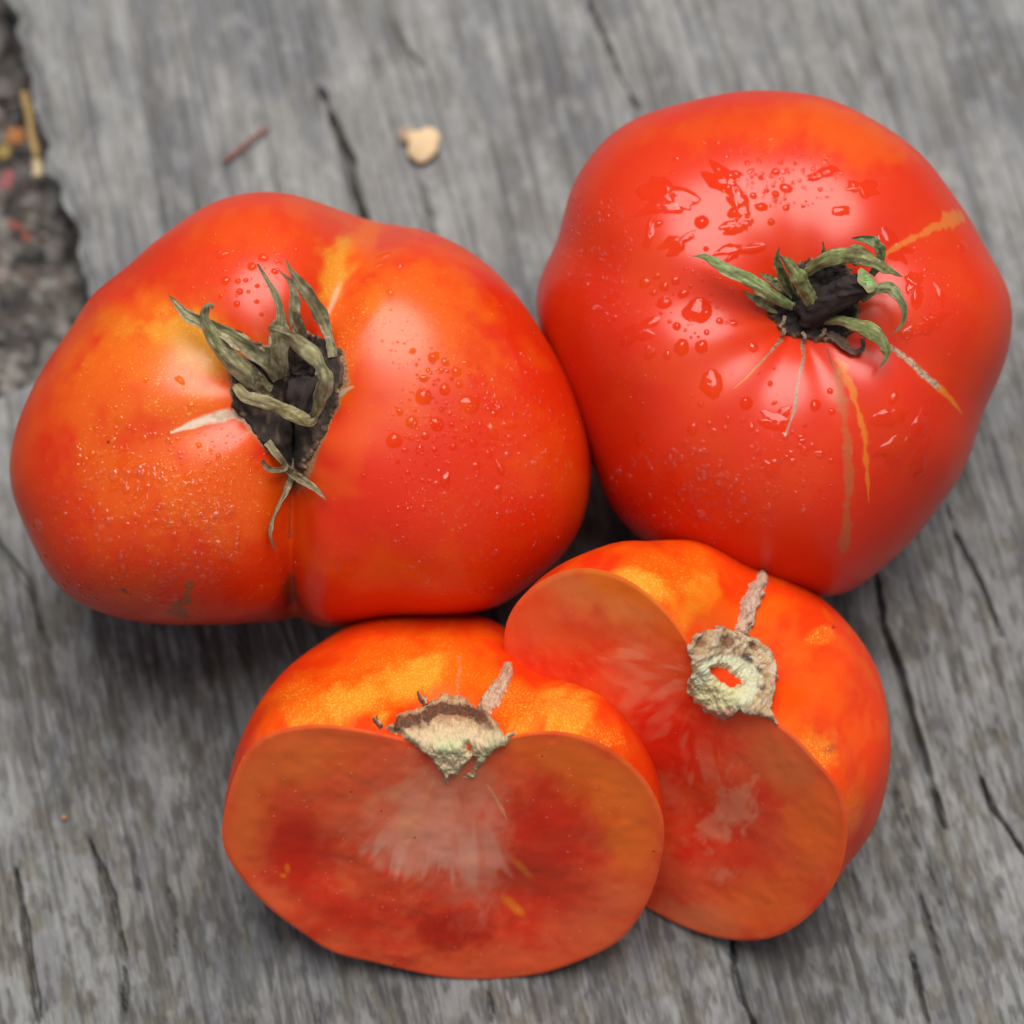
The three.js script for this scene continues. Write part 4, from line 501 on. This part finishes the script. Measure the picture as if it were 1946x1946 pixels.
const TAN = [0.56, 0.35, 0.18], CREAM = [0.7, 0.53, 0.32], MINT = [0.58, 0.62, 0.33];
const markCol = (x, y, e) => mixC(mixC([0.64, 0.43, 0.29], [0.46, 0.27, 0.16], ss(0.35, 0.7, fbm(x * 0.1, y * 0.1, 3))), [0.7, 0.52, 0.38], 0.7 * (1 - ss(1, 6, e))).map((c) => c * (0.85 + 0.3 * n2(x * 0.6, y * 0.6)));
{ // front half; enlargement 5.68 to 1
  const z = (l) => l.map(([x, y]) => [680 + x / 5.68, 1230 + y / 5.68]), hit = hitOf([halfF.surf, halfF.cut]), band = z([[430, 850], [560, 820], [700, 850], [780, 730], [900, 700], [1050, 720], [1200, 730], [1330, 790], [1400, 880], [1440, 960]]);
  crust('stem_scar', cutF, hit, z([[270, 840], [400, 790], [430, 720], [560, 690], [680, 660], [780, 600], [850, 560], [920, 490], [1000, 515], [1090, 495], [1200, 570], [1270, 660], [1400, 720], [1500, 780], [1590, 940], [1720, 890], [1740, 912], [1620, 1020], [1500, 1090], [1390, 1170], [1370, 1230], [1300, 1290], [1265, 1400], [1160, 1400], [1010, 1375], [995, 1440], [972, 1480], [935, 1400], [890, 1310], [800, 1230], [690, 1140], [620, 1060], [460, 960], [300, 890]]), 1.2,
    (x, y, e) => 0.0003 + 0.0012 * (fbm(x * 0.11, y * 0.11, 4) - 0.3) * ss(0, 9, e), (x, y, e) => { const X = (x - 680) * 5.68, Y = (y - 1230) * 5.68, d = near(band, x, y), f = fbm(x * 0.16, y * 0.16, 3); let c = mixC(TAN, [0.38, 0.2, 0.1], 0.8 * ss(0.45, 0.7, f)); c = mixC(c, mixC([0.055, 0.022, 0.014], [0.2, 0.07, 0.025], n2(x * 0.3, y * 0.3)), 0.97 * (1 - ss(9, 15, d + 14 * (f - 0.5)))); c = mixC(c, CREAM, ss(820, 900, Y + 160 * (f - 0.5)) * ss(90, 20, Math.abs(X - 1030) / 6) * 0.95); c = mixC(c, CREAM, 0.9 * ss(900, 960, Y)); c = mixC(c, MINT, 0.75 * ss(0.35, 0.65, n2(x * 0.05, y * 0.05)) * ss(960, 1060, Y) * ss(780, 900, X)); return c.map((q) => q * (0.82 + 0.34 * n2(x * 0.55, y * 0.55))); }, corkMat, 'corky brown and cream stem scar', [z([[690, 1150], [780, 1180], [830, 1250], [890, 1325], [820, 1310], [740, 1270], [680, 1200]]), z([[1115, 1330], [1150, 1280], [1200, 1220], [1270, 1170], [1255, 1280], [1235, 1355], [1170, 1380], [1060, 1370]]), z([[1170, 1050], [1215, 1070], [1225, 1120], [1190, 1110]])], 0.0011);
  crust('sepal_mark', cutF, hit, z([[1270, 650], [1330, 545], [1440, 380], [1530, 265], [1590, 150], [1640, 145], [1690, 230], [1640, 400], [1540, 600], [1440, 735], [1340, 740]]), 1.2, (x, y, e) => 0.00035 + 0.0007 * ss(0, 12, e) + 0.0005 * (n2(x * 0.2, y * 0.2) - 0.5), markCol, corkMat);
  crust('sepal_mark', cutF, hit, z([[628, 490], [650, 465], [720, 530], [775, 610], [760, 670], [690, 650]]), 1.2, (x, y, e) => 0.0009 * ss(0, 7, e) + 0.0003, (x, y, e) => mixC([0.09, 0.08, 0.06], markCol(x, y, 9), ss(2, 6, e)), corkMat);
  crust('sepal_mark', cutF, hit, z([[160, 740], [205, 735], [270, 830], [240, 895], [190, 850]]), 1.2, (x, y, e) => 0.0009 * ss(0, 7, e) + 0.0003, (x, y, e) => mixC([0.09, 0.08, 0.06], markCol(x, y, 9), ss(2, 5, e)), corkMat);
}
{ // rear half; enlargement 5.68 to 1
  const z = (l) => l.map(([x, y]) => [1260 + x / 5.68, 1060 + y / 5.68]), hit = hitOf([halfB.surf, halfB.cut]), pits = [[370, 920, 75, 1], [640, 910, 105, 1], [860, 1090, 75, 0], [910, 1130, 50, 0], [1010, 1240, 45, 0], [1040, 1440, 45, 0], [480, 1110, 40, 0], [940, 960, 60, 1]], ring = z([[420, 1240], [480, 1180], [560, 1150], [700, 1150], [830, 1200], [920, 1290], [950, 1400], [900, 1490], [800, 1540]]);
  crust('stem_scar', cutB, hit, z([[255, 950], [300, 850], [360, 795], [460, 775], [560, 765], [585, 690], [615, 745], [700, 765], [780, 790], [920, 850], [1010, 875], [1100, 950], [1190, 1050], [1222, 1180], [1232, 1300], [1205, 1450], [1165, 1580], [1195, 1690], [1272, 1840], [1200, 1790], [1090, 1715], [950, 1675], [840, 1645], [760, 1705], [690, 1755], [600, 1725], [480, 1665], [370, 1565], [250, 1425], [265, 1300], [320, 1210], [285, 1080]]), 1.2,
    (x, y, e) => { const X = (x - 1260) * 5.68, Y = (y - 1060) * 5.68; let h = 0.0005 + 0.0012 * (fbm(x * 0.1, y * 0.1, 4) - 0.35) * ss(0, 8, e); for (const [a, b, r] of pits) h -= 0.0009 * Math.exp(-((X - a) ** 2 + (Y - b) ** 2) / (r * r * 0.5)); return h + 0.0006 * Math.exp(-Math.pow(((X - 760) / 520) ** 2 + ((Y - 1250) / 470) ** 2 - 0.62, 2) / 0.08); },
    (x, y, e) => { const X = (x - 1260) * 5.68, Y = (y - 1060) * 5.68, f = fbm(x * 0.17, y * 0.17, 3), d = near(ring, x, y); let c = mixC([0.55, 0.38, 0.22], [0.34, 0.19, 0.09], 0.8 * ss(0.42, 0.68, f)); c = mixC(c, [0.64, 0.55, 0.42], 0.6 * ss(0.5, 0.7, n2(x * 0.13 + 7, y * 0.13))); for (const [a, b, r, k] of pits) c = mixC(c, k ? [0.2, 0.08, 0.03] : [0.07, 0.05, 0.055], 0.9 * (1 - ss(0.35, 1.1, Math.hypot(X - a, Y - b) / r + 0.7 * (f - 0.5)))); c = mixC(c, [0.66, 0.66, 0.44], 0.92 * (1 - ss(10, 20, d + 12 * (f - 0.5)))); c = mixC(c, [0.72, 0.66, 0.34], 0.85 * (1 - ss(0.6, 1.05, Math.hypot((X - 560) / 330, (Y - 1480) / 200) + 0.4 * (f - 0.5)))); c = mixC(c, [0.6, 0.26, 0.2], 0.8 * ss(0, 80, Y - 1545 - 0 + (X < 560 ? (560 - X) * 0.42 : 0)) * (1 - ss(780, 860, X))); return c.map((q) => q * (0.82 + 0.34 * n2(x * 0.55, y * 0.55))); }, corkMat, 'pale green and tan ring shaped stem scar', [z([[515, 1195], [600, 1185], [760, 1265], [850, 1345], [800, 1385], [700, 1375], [620, 1320], [540, 1260]])], 0.001);
  crust('sepal_mark', cutB, hit, z([[765, 820], [800, 680], [850, 450], [960, 240], [1060, 140], [1112, 150], [1132, 230], [1095, 400], [1020, 600], [930, 850], [850, 870]]), 1.2, (x, y, e) => 0.00035 + 0.0006 * ss(0, 11, e) + 0.0005 * (n2(x * 0.2, y * 0.2) - 0.5), (x, y, e) => mixC(markCol(x, y, e), [0.5, 0.33, 0.28], 0.35), corkMat);
}

// ---------------------------------------------------------------- water
const RW = rng(404);
// a bead of water: a rounded cap on the skin whose foot follows it; r in photograph pixels, ex stretch, deg its direction, rag raggedness, hi height
function bead(body, px, py, r, ex = 1, deg = 0, rag = 0.12, hi = 0.5, nr = 7, ns = 26) {
  const q = body.surf.hit(px, py); if (!q) return null; const R = r * PXM * toPx(q.p)[2] / DIST, n = q.n, T = camR.clone().addScaledVector(n, -camR.dot(n)).normalize(), B = n.clone().cross(T), a = rad(deg), sx = RW() * 90, H = Math.min(hi * R, 0.0011); let foot = null;
  const at = (th, rho) => { const g = R * rho * (1 + rag * 2 * (n2(Math.cos(th) * 1.5 + sx, Math.sin(th) * 1.5 + 20) - 0.5) + rag * 0.8 * (n2(Math.cos(th) * 4 + sx, Math.sin(th) * 4) - 0.5)), x = Math.cos(th) * g * ex, y = Math.sin(th) * g / Math.sqrt(ex); const p = q.p.clone().addScaledVector(T, x * Math.cos(a) - y * Math.sin(a)).addScaledVector(B, x * Math.sin(a) + y * Math.cos(a)); const h = body.surf.down(p, n); foot = h && h.uv; const up = H * Math.pow(Math.max(0, 1 - rho * rho), 0.72) * (1 + rag * 1.3 * (n2(x / R * 1.6 + sx, y / R * 1.6) - 0.5) + Math.max(0, rag - 0.3) * 2.4 * (n2(x / R * 3.4 + sx, y / R * 3.4 + 9) - 0.5)) - (rho > 0.999 ? 0.00003 : 0); return h ? h.p.addScaledVector(n, up) : p.addScaledVector(n, up); };
  body.wet.beginPath(); for (let i = 0; i < ns; i++) { at(i / ns * TAU, 0.96); if (foot) body.wet[i ? 'lineTo' : 'moveTo'](foot[0] * 2048, foot[1] * 2048); } body.wet.closePath(); body.wet.fill();   // under water the waxy skin has no gloss of its own
  return sealNormals(gridGeo(ns, nr, (i, j) => at(i / ns * TAU, [1, 0.97, 0.9, 0.78, 0.6, 0.38, 0.16, 0.001][Math.round(j * 7 / nr)]), true), ns, nr);
}
function drops(body, parent, list) { for (const d of list) { const g = bead(body, ...d); if (g) part('water_drop', g, waterMat, parent); } }
const zl = (l, x0, y0, k) => l.map(([x, y, r, ...o]) => [x0 + x / k, y0 + y / k, r / k, ...o]);
drops(bodyL, tomatoL, zl([[565, 760, 115], [835, 665, 80, 1.1, 60], [1145, 845, 128, 1.12, -35, 0.2], [415, 1075, 85], [730, 1095, 96, 1.1, -55], [190, 1310, 105], [690, 260, 80, 1.2, 50, 0.2], [840, 315, 60], [980, 440, 72], [570, 527, 58, 1.3, 10], [1115, 330, 50, 1.5, -5], [1020, 605, 52], [1110, 1165, 55], [1195, 1340, 62], [585, 1250, 58], [520, 1420, 60, 1.15, 80], [925, 1110, 45], [795, 918, 38], [905, 975, 30], [1060, 1045, 38], [1390, 1480, 58], [1235, 1640, 60], [940, 1390, 55], [705, 1425, 42], [260, 950, 52], [1440, 1200, 84, 1.5, -55, 0.25], [1650, 1120, 66, 1.9, -8, 0.3], [1525, 1650, 72, 1.6, -65, 0.2], [1635, 1480, 60], [1660, 1270, 50], [1460, 970, 52], [1450, 835, 48], [1360, 1350, 38], [1060, 1300, 40], [1280, 1110, 32, 1.3, 90], [1145, 465, 42], [790, 425, 42], [625, 425, 38], [1325, 495, 40], [1445, 545, 40], [1330, 600, 35], [1465, 640, 38], [1350, 795, 28], [1550, 785, 30], [1595, 875, 33], [725, 825, 25], [475, 355, 25], [485, 480, 22], [410, 1295, 35], [325, 1260, 20, 1.4, 70], [815, 1240, 20], [740, 1275, 22], [875, 1200, 18], [960, 1195, 18], [590, 1115, 18], [1275, 1220, 22], [1225, 1485, 28], [1125, 1530, 20], [430, 180, 45], [1855, 1100, 38], [925, 530, 32], [1250, 390, 30], [1495, 430, 28], [1195, 1100, 22, 1.6, 90], [690, 605, 20], [760, 545, 22], [390, 805, 18], [465, 935, 18, 1.5, 90], [690, 910, 18], [1310, 1570, 18], [1505, 1385, 18], [1630, 1370, 20], [1775, 1480, 26], [1775, 1590, 42], [840, 1790, 45, 1.3, 40, 0.3], [610, 1600, 34], [240, 1580, 34, 1.2, 90], [1735, 790, 40, 1.9, 85, 0.3], [1700, 545, 30, 1.5, 0]], 720, 640, 6.662));
drops(bodyL, tomatoL, zl([[890, 1225, 24], [740, 1290, 20], [705, 1395, 18], [710, 1525, 18], [690, 1600, 27, 1.2, 30], [465, 1650, 28], [505, 1635, 15], [560, 1685, 27], [620, 1685, 18], [470, 1755, 26], [540, 1845, 22], [520, 1785, 14], [430, 1790, 12], [435, 1830, 14], [575, 1770, 13], [380, 1815, 14], [505, 1890, 14], [850, 1780, 52, 1.1, 40, 0.25, 0.3], [745, 1735, 50, 2.4, 42, 0.3, 0.22], [735, 1850, 55, 1.9, 35, 0.35, 0.2], [880, 1880, 60, 1.8, 50, 0.3, 0.22], [1215, 1630, 20], [1275, 1740, 22], [1335, 1695, 18], [1240, 1790, 15], [1320, 1800, 20], [1230, 1850, 22], [1290, 1660, 13], [1375, 1780, 13], [1430, 1770, 18], [1285, 1835, 14], [1375, 1850, 15], [1330, 1855, 14], [1140, 1840, 34, 1.8, 70, 0.35], [1540, 535, 32], [1610, 480, 35], [1680, 565, 24], [1380, 620, 32], [1465, 690, 24], [1455, 625, 20], [1505, 620, 18], [1520, 690, 13], [1350, 715, 18], [1575, 655, 16], [1570, 750, 16], [1245, 730, 14], [1205, 690, 10], [1175, 665, 14], [1450, 765, 22], [1365, 465, 36, 1.3, 20, 0.2], [1305, 580, 13], [1600, 830, 15], [1715, 510, 14], [985, 825, 10], [1100, 1230, 26, 1.5, -50, 0.3], [1165, 1390, 22, 1.4, 20, 0.3], [750, 1250, 12], [778, 1210, 11], [805, 1160, 12], [785, 1335, 12], [640, 1260, 10], [655, 1390, 12], [575, 1610, 12], [785, 1525, 12]], 0, 340, 3.22));
drops(bodyL, tomatoL, [[658, 1070, 26, 1.25, 80, 0.1, 0.25], [846, 912, 11, 1.4, 60, 0.3], [946, 930, 9], [948, 980, 9], [1015, 880, 9], [1040, 860, 8], [1000, 830, 7], [975, 950, 6], [1060, 800, 6], [690, 905, 5], [720, 500, 13, 1.5, 40, 0.3, 0.25], [742, 555, 10], [728, 485, 16, 1.3, 20, 0.3, 0.25], [760, 505, 8], [800, 455, 5], [945, 1050, 9, 1.3, 0, 0.3], [892, 1070, 6], [780, 1080, 8, 1.3, 0, 0.3], [750, 1078, 5]]);
drops(bodyR, tomatoR, zl([[1170, 955, 50], [790, 1360, 40], [870, 1315, 25], [995, 1345, 33], [920, 1385, 36], [850, 1425, 27], [1045, 1435, 34, 1.3, 25], [920, 1495, 46, 1.2, 10], [1145, 1545, 92, 1.1, 15, 0.2, 0.32], [1005, 1650, 33], [1290, 1615, 25], [1035, 1790, 58, 1, 0, 0.2], [940, 1840, 30, 1.2, 90], [1170, 1785, 48], [1515, 780, 25], [1570, 855, 36, 1.25, 0], [1665, 620, 30], [1665, 770, 28], [1635, 955, 27], [1340, 515, 20], [1475, 560, 20], [1605, 745, 20], [1600, 485, 25], [1185, 425, 22], [1275, 425, 22], [1000, 530, 28], [1100, 495, 16], [975, 625, 16], [810, 1795, 22], [1515, 1790, 35], [1205, 1690, 20], [1390, 635, 40, 1.3, -25, 0.3], [1550, 540, 14], [1565, 660, 20], [1505, 655, 14], [1510, 610, 10], [1735, 730, 40, 1.2, -20], [1700, 560, 16], [1735, 860, 25], [1740, 600, 14], [1430, 500, 14], [1060, 1680, 10], [1100, 1725, 11], [1150, 1722, 11], [1125, 1697, 9], [1275, 1525, 13], [1390, 1630, 22], [655, 1560, 16], [590, 1590, 20, 1.3, 80], [690, 1500, 12], [740, 1570, 10], [880, 965, 30, 1.3, 10], [1200, 1135, 20], [830, 1830, 40, 1.3, 30, 0.3]], 1000, 150, 3.512));
drops(bodyR, tomatoR, zl([[300, 1265, 112, 1.12, -70, 0.22, 0.34], [580, 1410, 58], [155, 1615, 48], [1130, 1430, 48, 1.1, 60], [1265, 1480, 32], [1250, 1315, 28], [770, 1255, 25], [1045, 1790, 42], [1175, 1820, 38, 1.1, 60], [635, 965, 45], [370, 755, 30], [265, 850, 22], [1045, 1590, 22], [620, 1590, 32], [215, 1420, 28], [1755, 1370, 48, 1.4, 50, 0.25], [150, 1350, 20], [905, 1840, 25], [1260, 1870, 25], [800, 1560, 90, 1.5, -20, 0.35, 0.22], [880, 1480, 55, 1.4, 40, 0.4, 0.2], [285, 1580, 25], [1245, 1790, 16, 1.6, 90], [805, 1410, 20, 1.4, 30], [480, 770, 40, 1.3, -10, 0.3, 0.25], [1050, 1650, 13], [680, 1170, 14], [800, 1130, 18], [95, 825, 12]], 1280, 430, 4.2));
for (const f of [[1270, 372, 36, 1.4, -40, 0.6, 0.27], [1252, 395, 22, 1.6, 5, 0.6, 0.27], [1385, 352, 34, 1.7, -45, 0.65, 0.27], [1404, 400, 32, 1.3, -60, 0.6, 0.27], [1400, 430, 22, 1.5, 20, 0.5, 0.27], [1234, 450, 16, 2.2, 80, 0.45, 0.27], [1288, 462, 20, 1.6, 30, 0.7, 0.27], [1400, 478, 24, 1.8, 25, 0.7, 0.27], [1212, 628, 28, 1.5, 5, 0.6, 0.27], [1165, 566, 15, 1.6, 10, 0.5, 0.27], [1640, 360, 24, 1.4, 10, 0.6, 0.27], [1700, 470, 26, 1.5, -30, 0.6, 0.27], [1738, 545, 26, 1.3, 60, 0.7, 0.27], [1765, 612, 26, 1.5, 20, 0.7, 0.27], [1712, 845, 28, 1.6, 30, 0.6, 0.27], [1752, 800, 20, 1.4, 60, 0.7, 0.27], [1690, 790, 20, 1.5, 10, 0.6, 0.27], [1745, 880, 24, 1.5, 60, 0.7, 0.27], [1790, 560, 16, 1.4, -60, 0.6, 0.27], [1560, 330, 20, 1.4, 20, 0.6, 0.27], [1465, 888, 18, 1.4, -30, 0.5, 0.27], [1215, 830, 14, 1.3, 70, 0.3, 0.27], [1830, 470, 14, 1.5, 60, 0.5, 0.27], [1600, 400, 12, 1.3, 0, 0.4, 0.27]]) drops(bodyR, tomatoR, [f]);
const capGeo = new THREE.SphereGeometry(1, 8, 4, 0, TAU, 0, Math.PI / 2).scale(1, 0.55, 1);
function mist(body, parent, zones) {
  const M = [], m = new THREE.Matrix4(), Q = new THREE.Quaternion();
  for (const [cx, cy, rx, ry, n, r0, r1, row] of zones) for (let i = 0; i < n; i++) { const a = RW() * TAU, k = Math.sqrt(RW()), x = cx + Math.cos(a) * k * rx, y = cy + Math.sin(a) * k * ry; if (n2(x * 0.02 + 9, y * 0.02) < 0.3 * RW()) continue; const q = body.surf.hit(x, y); if (!q || q.n.dot(toCam) < 0.12) continue; const r = (r0 + (r1 - r0) * Math.pow(RW(), 2.5)) * PXM; body.wet.beginPath(); body.wet.arc(q.uv[0] * 2048, q.uv[1] * 2048, r / 0.28 * 2048, 0, TAU); body.wet.fill(); M.push(m.clone().compose(q.p.addScaledVector(q.n, -0.00001).sub(body.base), Q.clone().setFromUnitVectors(UP, q.n), V3(r * (0.8 + 0.5 * RW()), r, r * (0.8 + 0.5 * RW())))); }
  const I = shadows(new THREE.InstancedMesh(capGeo, mistMat, M.length)); M.forEach((k, i) => I.setMatrixAt(i, k)); I.name = 'water_beads'; { const t = new THREE.CanvasTexture(body.canvas); t.flipY = false; body.mat.clearcoatMap = t; } I.userData.kind = 'stuff'; parent.add(I);
}
mist(bodyL, tomatoL, [[260, 1020, 200, 130, 700, 2, 8.5], [240, 860, 110, 70, 60, 4, 11], [420, 1060, 150, 110, 300, 2, 7], [900, 850, 170, 180, 420, 1.8, 5], [1010, 800, 90, 200, 300, 2, 6.5], [900, 1030, 190, 120, 360, 1.8, 6.5], [820, 620, 150, 90, 220, 1.3, 3.5], [480, 500, 130, 80, 160, 1.3, 5], [400, 900, 100, 90, 150, 1.3, 5], [600, 700, 470, 330, 500, 1, 2.2]]);
mist(bodyR, tomatoR, [[1280, 950, 140, 100, 460, 2, 8], [1420, 900, 150, 110, 280, 2, 7.5], [1130, 480, 70, 130, 300, 2.2, 6.5], [1480, 330, 120, 70, 190, 2, 6], [1170, 680, 90, 110, 200, 1.4, 4], [1600, 930, 120, 90, 90, 1.4, 4], [1350, 560, 120, 70, 90, 1.4, 5], [1780, 600, 80, 150, 110, 1.6, 5], [1460, 640, 430, 440, 350, 1, 2.2]]);

// ---------------------------------------------------------------- small things lying about
const seat = (px, py, y = 0) => ground(px, py, y), plain = (r, g, b, rough = 0.8, n = 'dry plant') => new THREE.MeshStandardMaterial({ name: n, color: new THREE.Color().setRGB(r * 0.76, g * 0.76, b * 0.76), roughness: rough });
function rod(name, pts, r0, r1, mat, label, category) {                 // a bent dry stalk, thinner at one end
  const c = new THREE.CatmullRomCurve3(pts), nu = 10, nv = 24, f = c.computeFrenetFrames(nv), b = pts[0].clone().lerp(pts[pts.length - 1], 0.5).setY(Math.min(...pts.map((p) => p.y)) - r0), t = thing(name, b, label, category);
  const g = sealNormals(gridGeo(nu, nv, (i, j) => { const k = j / nv, th = i / nu * TAU, r = lerp(r0, r1, k) * (j === 0 || j === nv ? 0.1 : 1) * (0.85 + 0.3 * n2(j * 0.6, i * 0.3)); return c.getPoint(k).addScaledVector(f.normals[j], r * Math.cos(th)).addScaledVector(f.binormals[j], r * Math.sin(th)); }, true), nu, nv);
  part('stem', g, mat, t); return t;
}
function flake(name, px, py, y, w, l, deg, tilt, mat, label, category, thick = 0.0006, seed = 1) {   // a torn scrap with a curled, uneven body
  const p = seat(px, py, y), t = thing(name, p.clone(), label, category), nu = 28, nv = 10, a = rad(deg);
  const g = sealNormals(gridGeo(nu, nv, (i, j) => { const th = i / nu * TAU, v = j / nv * Math.PI, s = Math.sin(v), rag = 0.75 + 0.5 * n2(Math.cos(th) * 1.7 + seed * 7, Math.sin(th) * 1.7 + 4), x = Math.cos(th) * s * w * rag, z = Math.sin(th) * s * l * rag, h = Math.cos(v) * thick * (0.7 + 0.6 * n2(x * 900 + seed, z * 900)) + 0.9 * thick + tilt * z + 18 * x * x; return p.clone().add(V3(x * Math.cos(a) - z * Math.sin(a), h, x * Math.sin(a) + z * Math.cos(a))); }, true), nu, nv);
  part('body', g, mat, t); return t;
}
rod('twig', [seat(424, 308, 0.0004), seat(452, 286, 0.0009), seat(480, 263, 0.001), seat(512, 240, 0.0005)], 0.00042, 0.00034, plain(0.3, 0.12, 0.085), 'thin reddish brown twig lying on the plank above the left tomato', 'twig');
{ const chip = flake('wood_chip', 803, 278, 0, 0.0031, 0.0034, 35, -0.12, plain(0.78, 0.56, 0.33, 0.7, 'pale chip'), 'small cream coloured chip lying in a hollow of the plank', 'chip', 0.0011, 3); flake('bark_scrap', 772, 258, 0, 0.0013, 0.0017, 10, 0, plain(0.42, 0.3, 0.2, 0.9, 'bark'), 'tiny brown scrap touching the cream chip on the plank', 'scrap', 0.0007, 5); }
flake('bark_scrap', 122, 1554, 0, 0.0004, 0.0004, 0, 0, plain(0.5, 0.2, 0.06), 'tiny orange speck on the plank at the lower left', 'scrap', 0.0002, 8);
rod('straw_stalk', [seat(44, 172, -0.009), seat(55, 215, -0.0085), seat(62, 262, -0.008), seat(72, 300, -0.0085)], 0.0008, 0.0008, plain(0.5, 0.33, 0.13), 'bent tan straw lying on the soil beside the plank edge', 'straw');
rod('straw_stalk', [seat(70, 298, -0.010), seat(72, 318, -0.0095), seat(72, 340, -0.0095)], 0.0009, 0.0011, plain(0.66, 0.52, 0.32), 'short pale straw end on the soil below the bent tan straw', 'straw');
flake('leaf_scrap', 32, 264, -0.0125, 0.0022, 0.002, 20, 0.1, plain(0.36, 0.14, 0.04), 'crumpled orange brown leaf scrap on the soil beside the straw', 'leaf scrap', 0.0009, 11);
flake('leaf_scrap', 8, 292, -0.0125, 0.0014, 0.0018, -20, 0.2, plain(0.28, 0.2, 0.05), 'olive yellow leaf scrap at the picture edge under the orange one', 'leaf scrap', 0.0006, 12);
flake('petal_scrap', 14, 345, -0.0125, 0.0012, 0.0024, 5, 0.1, plain(0.3, 0.085, 0.09), 'dull pink dried petal scrap on the soil at the left picture edge', 'petal scrap', 0.0005, 13);
flake('petal_scrap', 30, 432, -0.0125, 0.0016, 0.0009, 30, 0.1, plain(0.26, 0.07, 0.05), 'dark red dried petal scrap on the soil nearer the left tomato', 'petal scrap', 0.0005, 14);
flake('petal_scrap', 50, 452, -0.0125, 0.0013, 0.0008, 45, 0.1, plain(0.24, 0.065, 0.04), 'small rust red scrap just beside the dark red petal scrap', 'petal scrap', 0.0004, 15);
{
  const base = new THREE.IcosahedronGeometry(1, 2), bp = base.attributes.position; for (let i = 0; i < bp.count; i++) { const k = 0.7 + 0.6 * n3(bp.getX(i) * 1.3 + 5, bp.getY(i) * 1.3 + 5, bp.getZ(i) * 1.3 + 5); bp.setXYZ(i, bp.getX(i) * k, bp.getY(i) * k * 0.7, bp.getZ(i) * k); } base.computeVertexNormals();
  const R = rng(9), N = 160, I = shadows(new THREE.InstancedMesh(base, plain(1, 1, 1, 0.95, 'soil crumb'), N)), m = new THREE.Matrix4(), c = new THREE.Color();
  for (let i = 0; i < N; i++) { const p = seat(-60 + R() * 260, -60 + R() * 860, SOIL), r = 0.0003 + 0.0026 * Math.pow(R(), 5); p.y = soilH(p.x, p.z) + r * 0.3; m.compose(p, new THREE.Quaternion().setFromEuler(new THREE.Euler(R() * 6, R() * 6, R() * 6)), V3(r, r, r)); I.setMatrixAt(i, m); const v = 0.12 + 0.26 * R() * R(); I.setColorAt(i, c.setRGB(v * (1 + 0.25 * R()), v, v * (0.85 + 0.2 * R()))); }
  I.name = 'gravel'; tag(I, 'loose grey crumbs of soil and grit below the broken plank edge', 'grit', null, 'stuff'); scene.add(I);
}

// ---------------------------------------------------------------- the touched skins go back into their things
for (const b of [bodyL, bodyR]) b.geo.translate(-b.base.x, 0, -b.base.z);
for (const h of [halfF, halfB]) { h.geo.translate(-h.base.x, 0, -h.base.z); h.face.translate(-h.base.x, 0, -h.base.z); }
renderer.render(scene, camera);
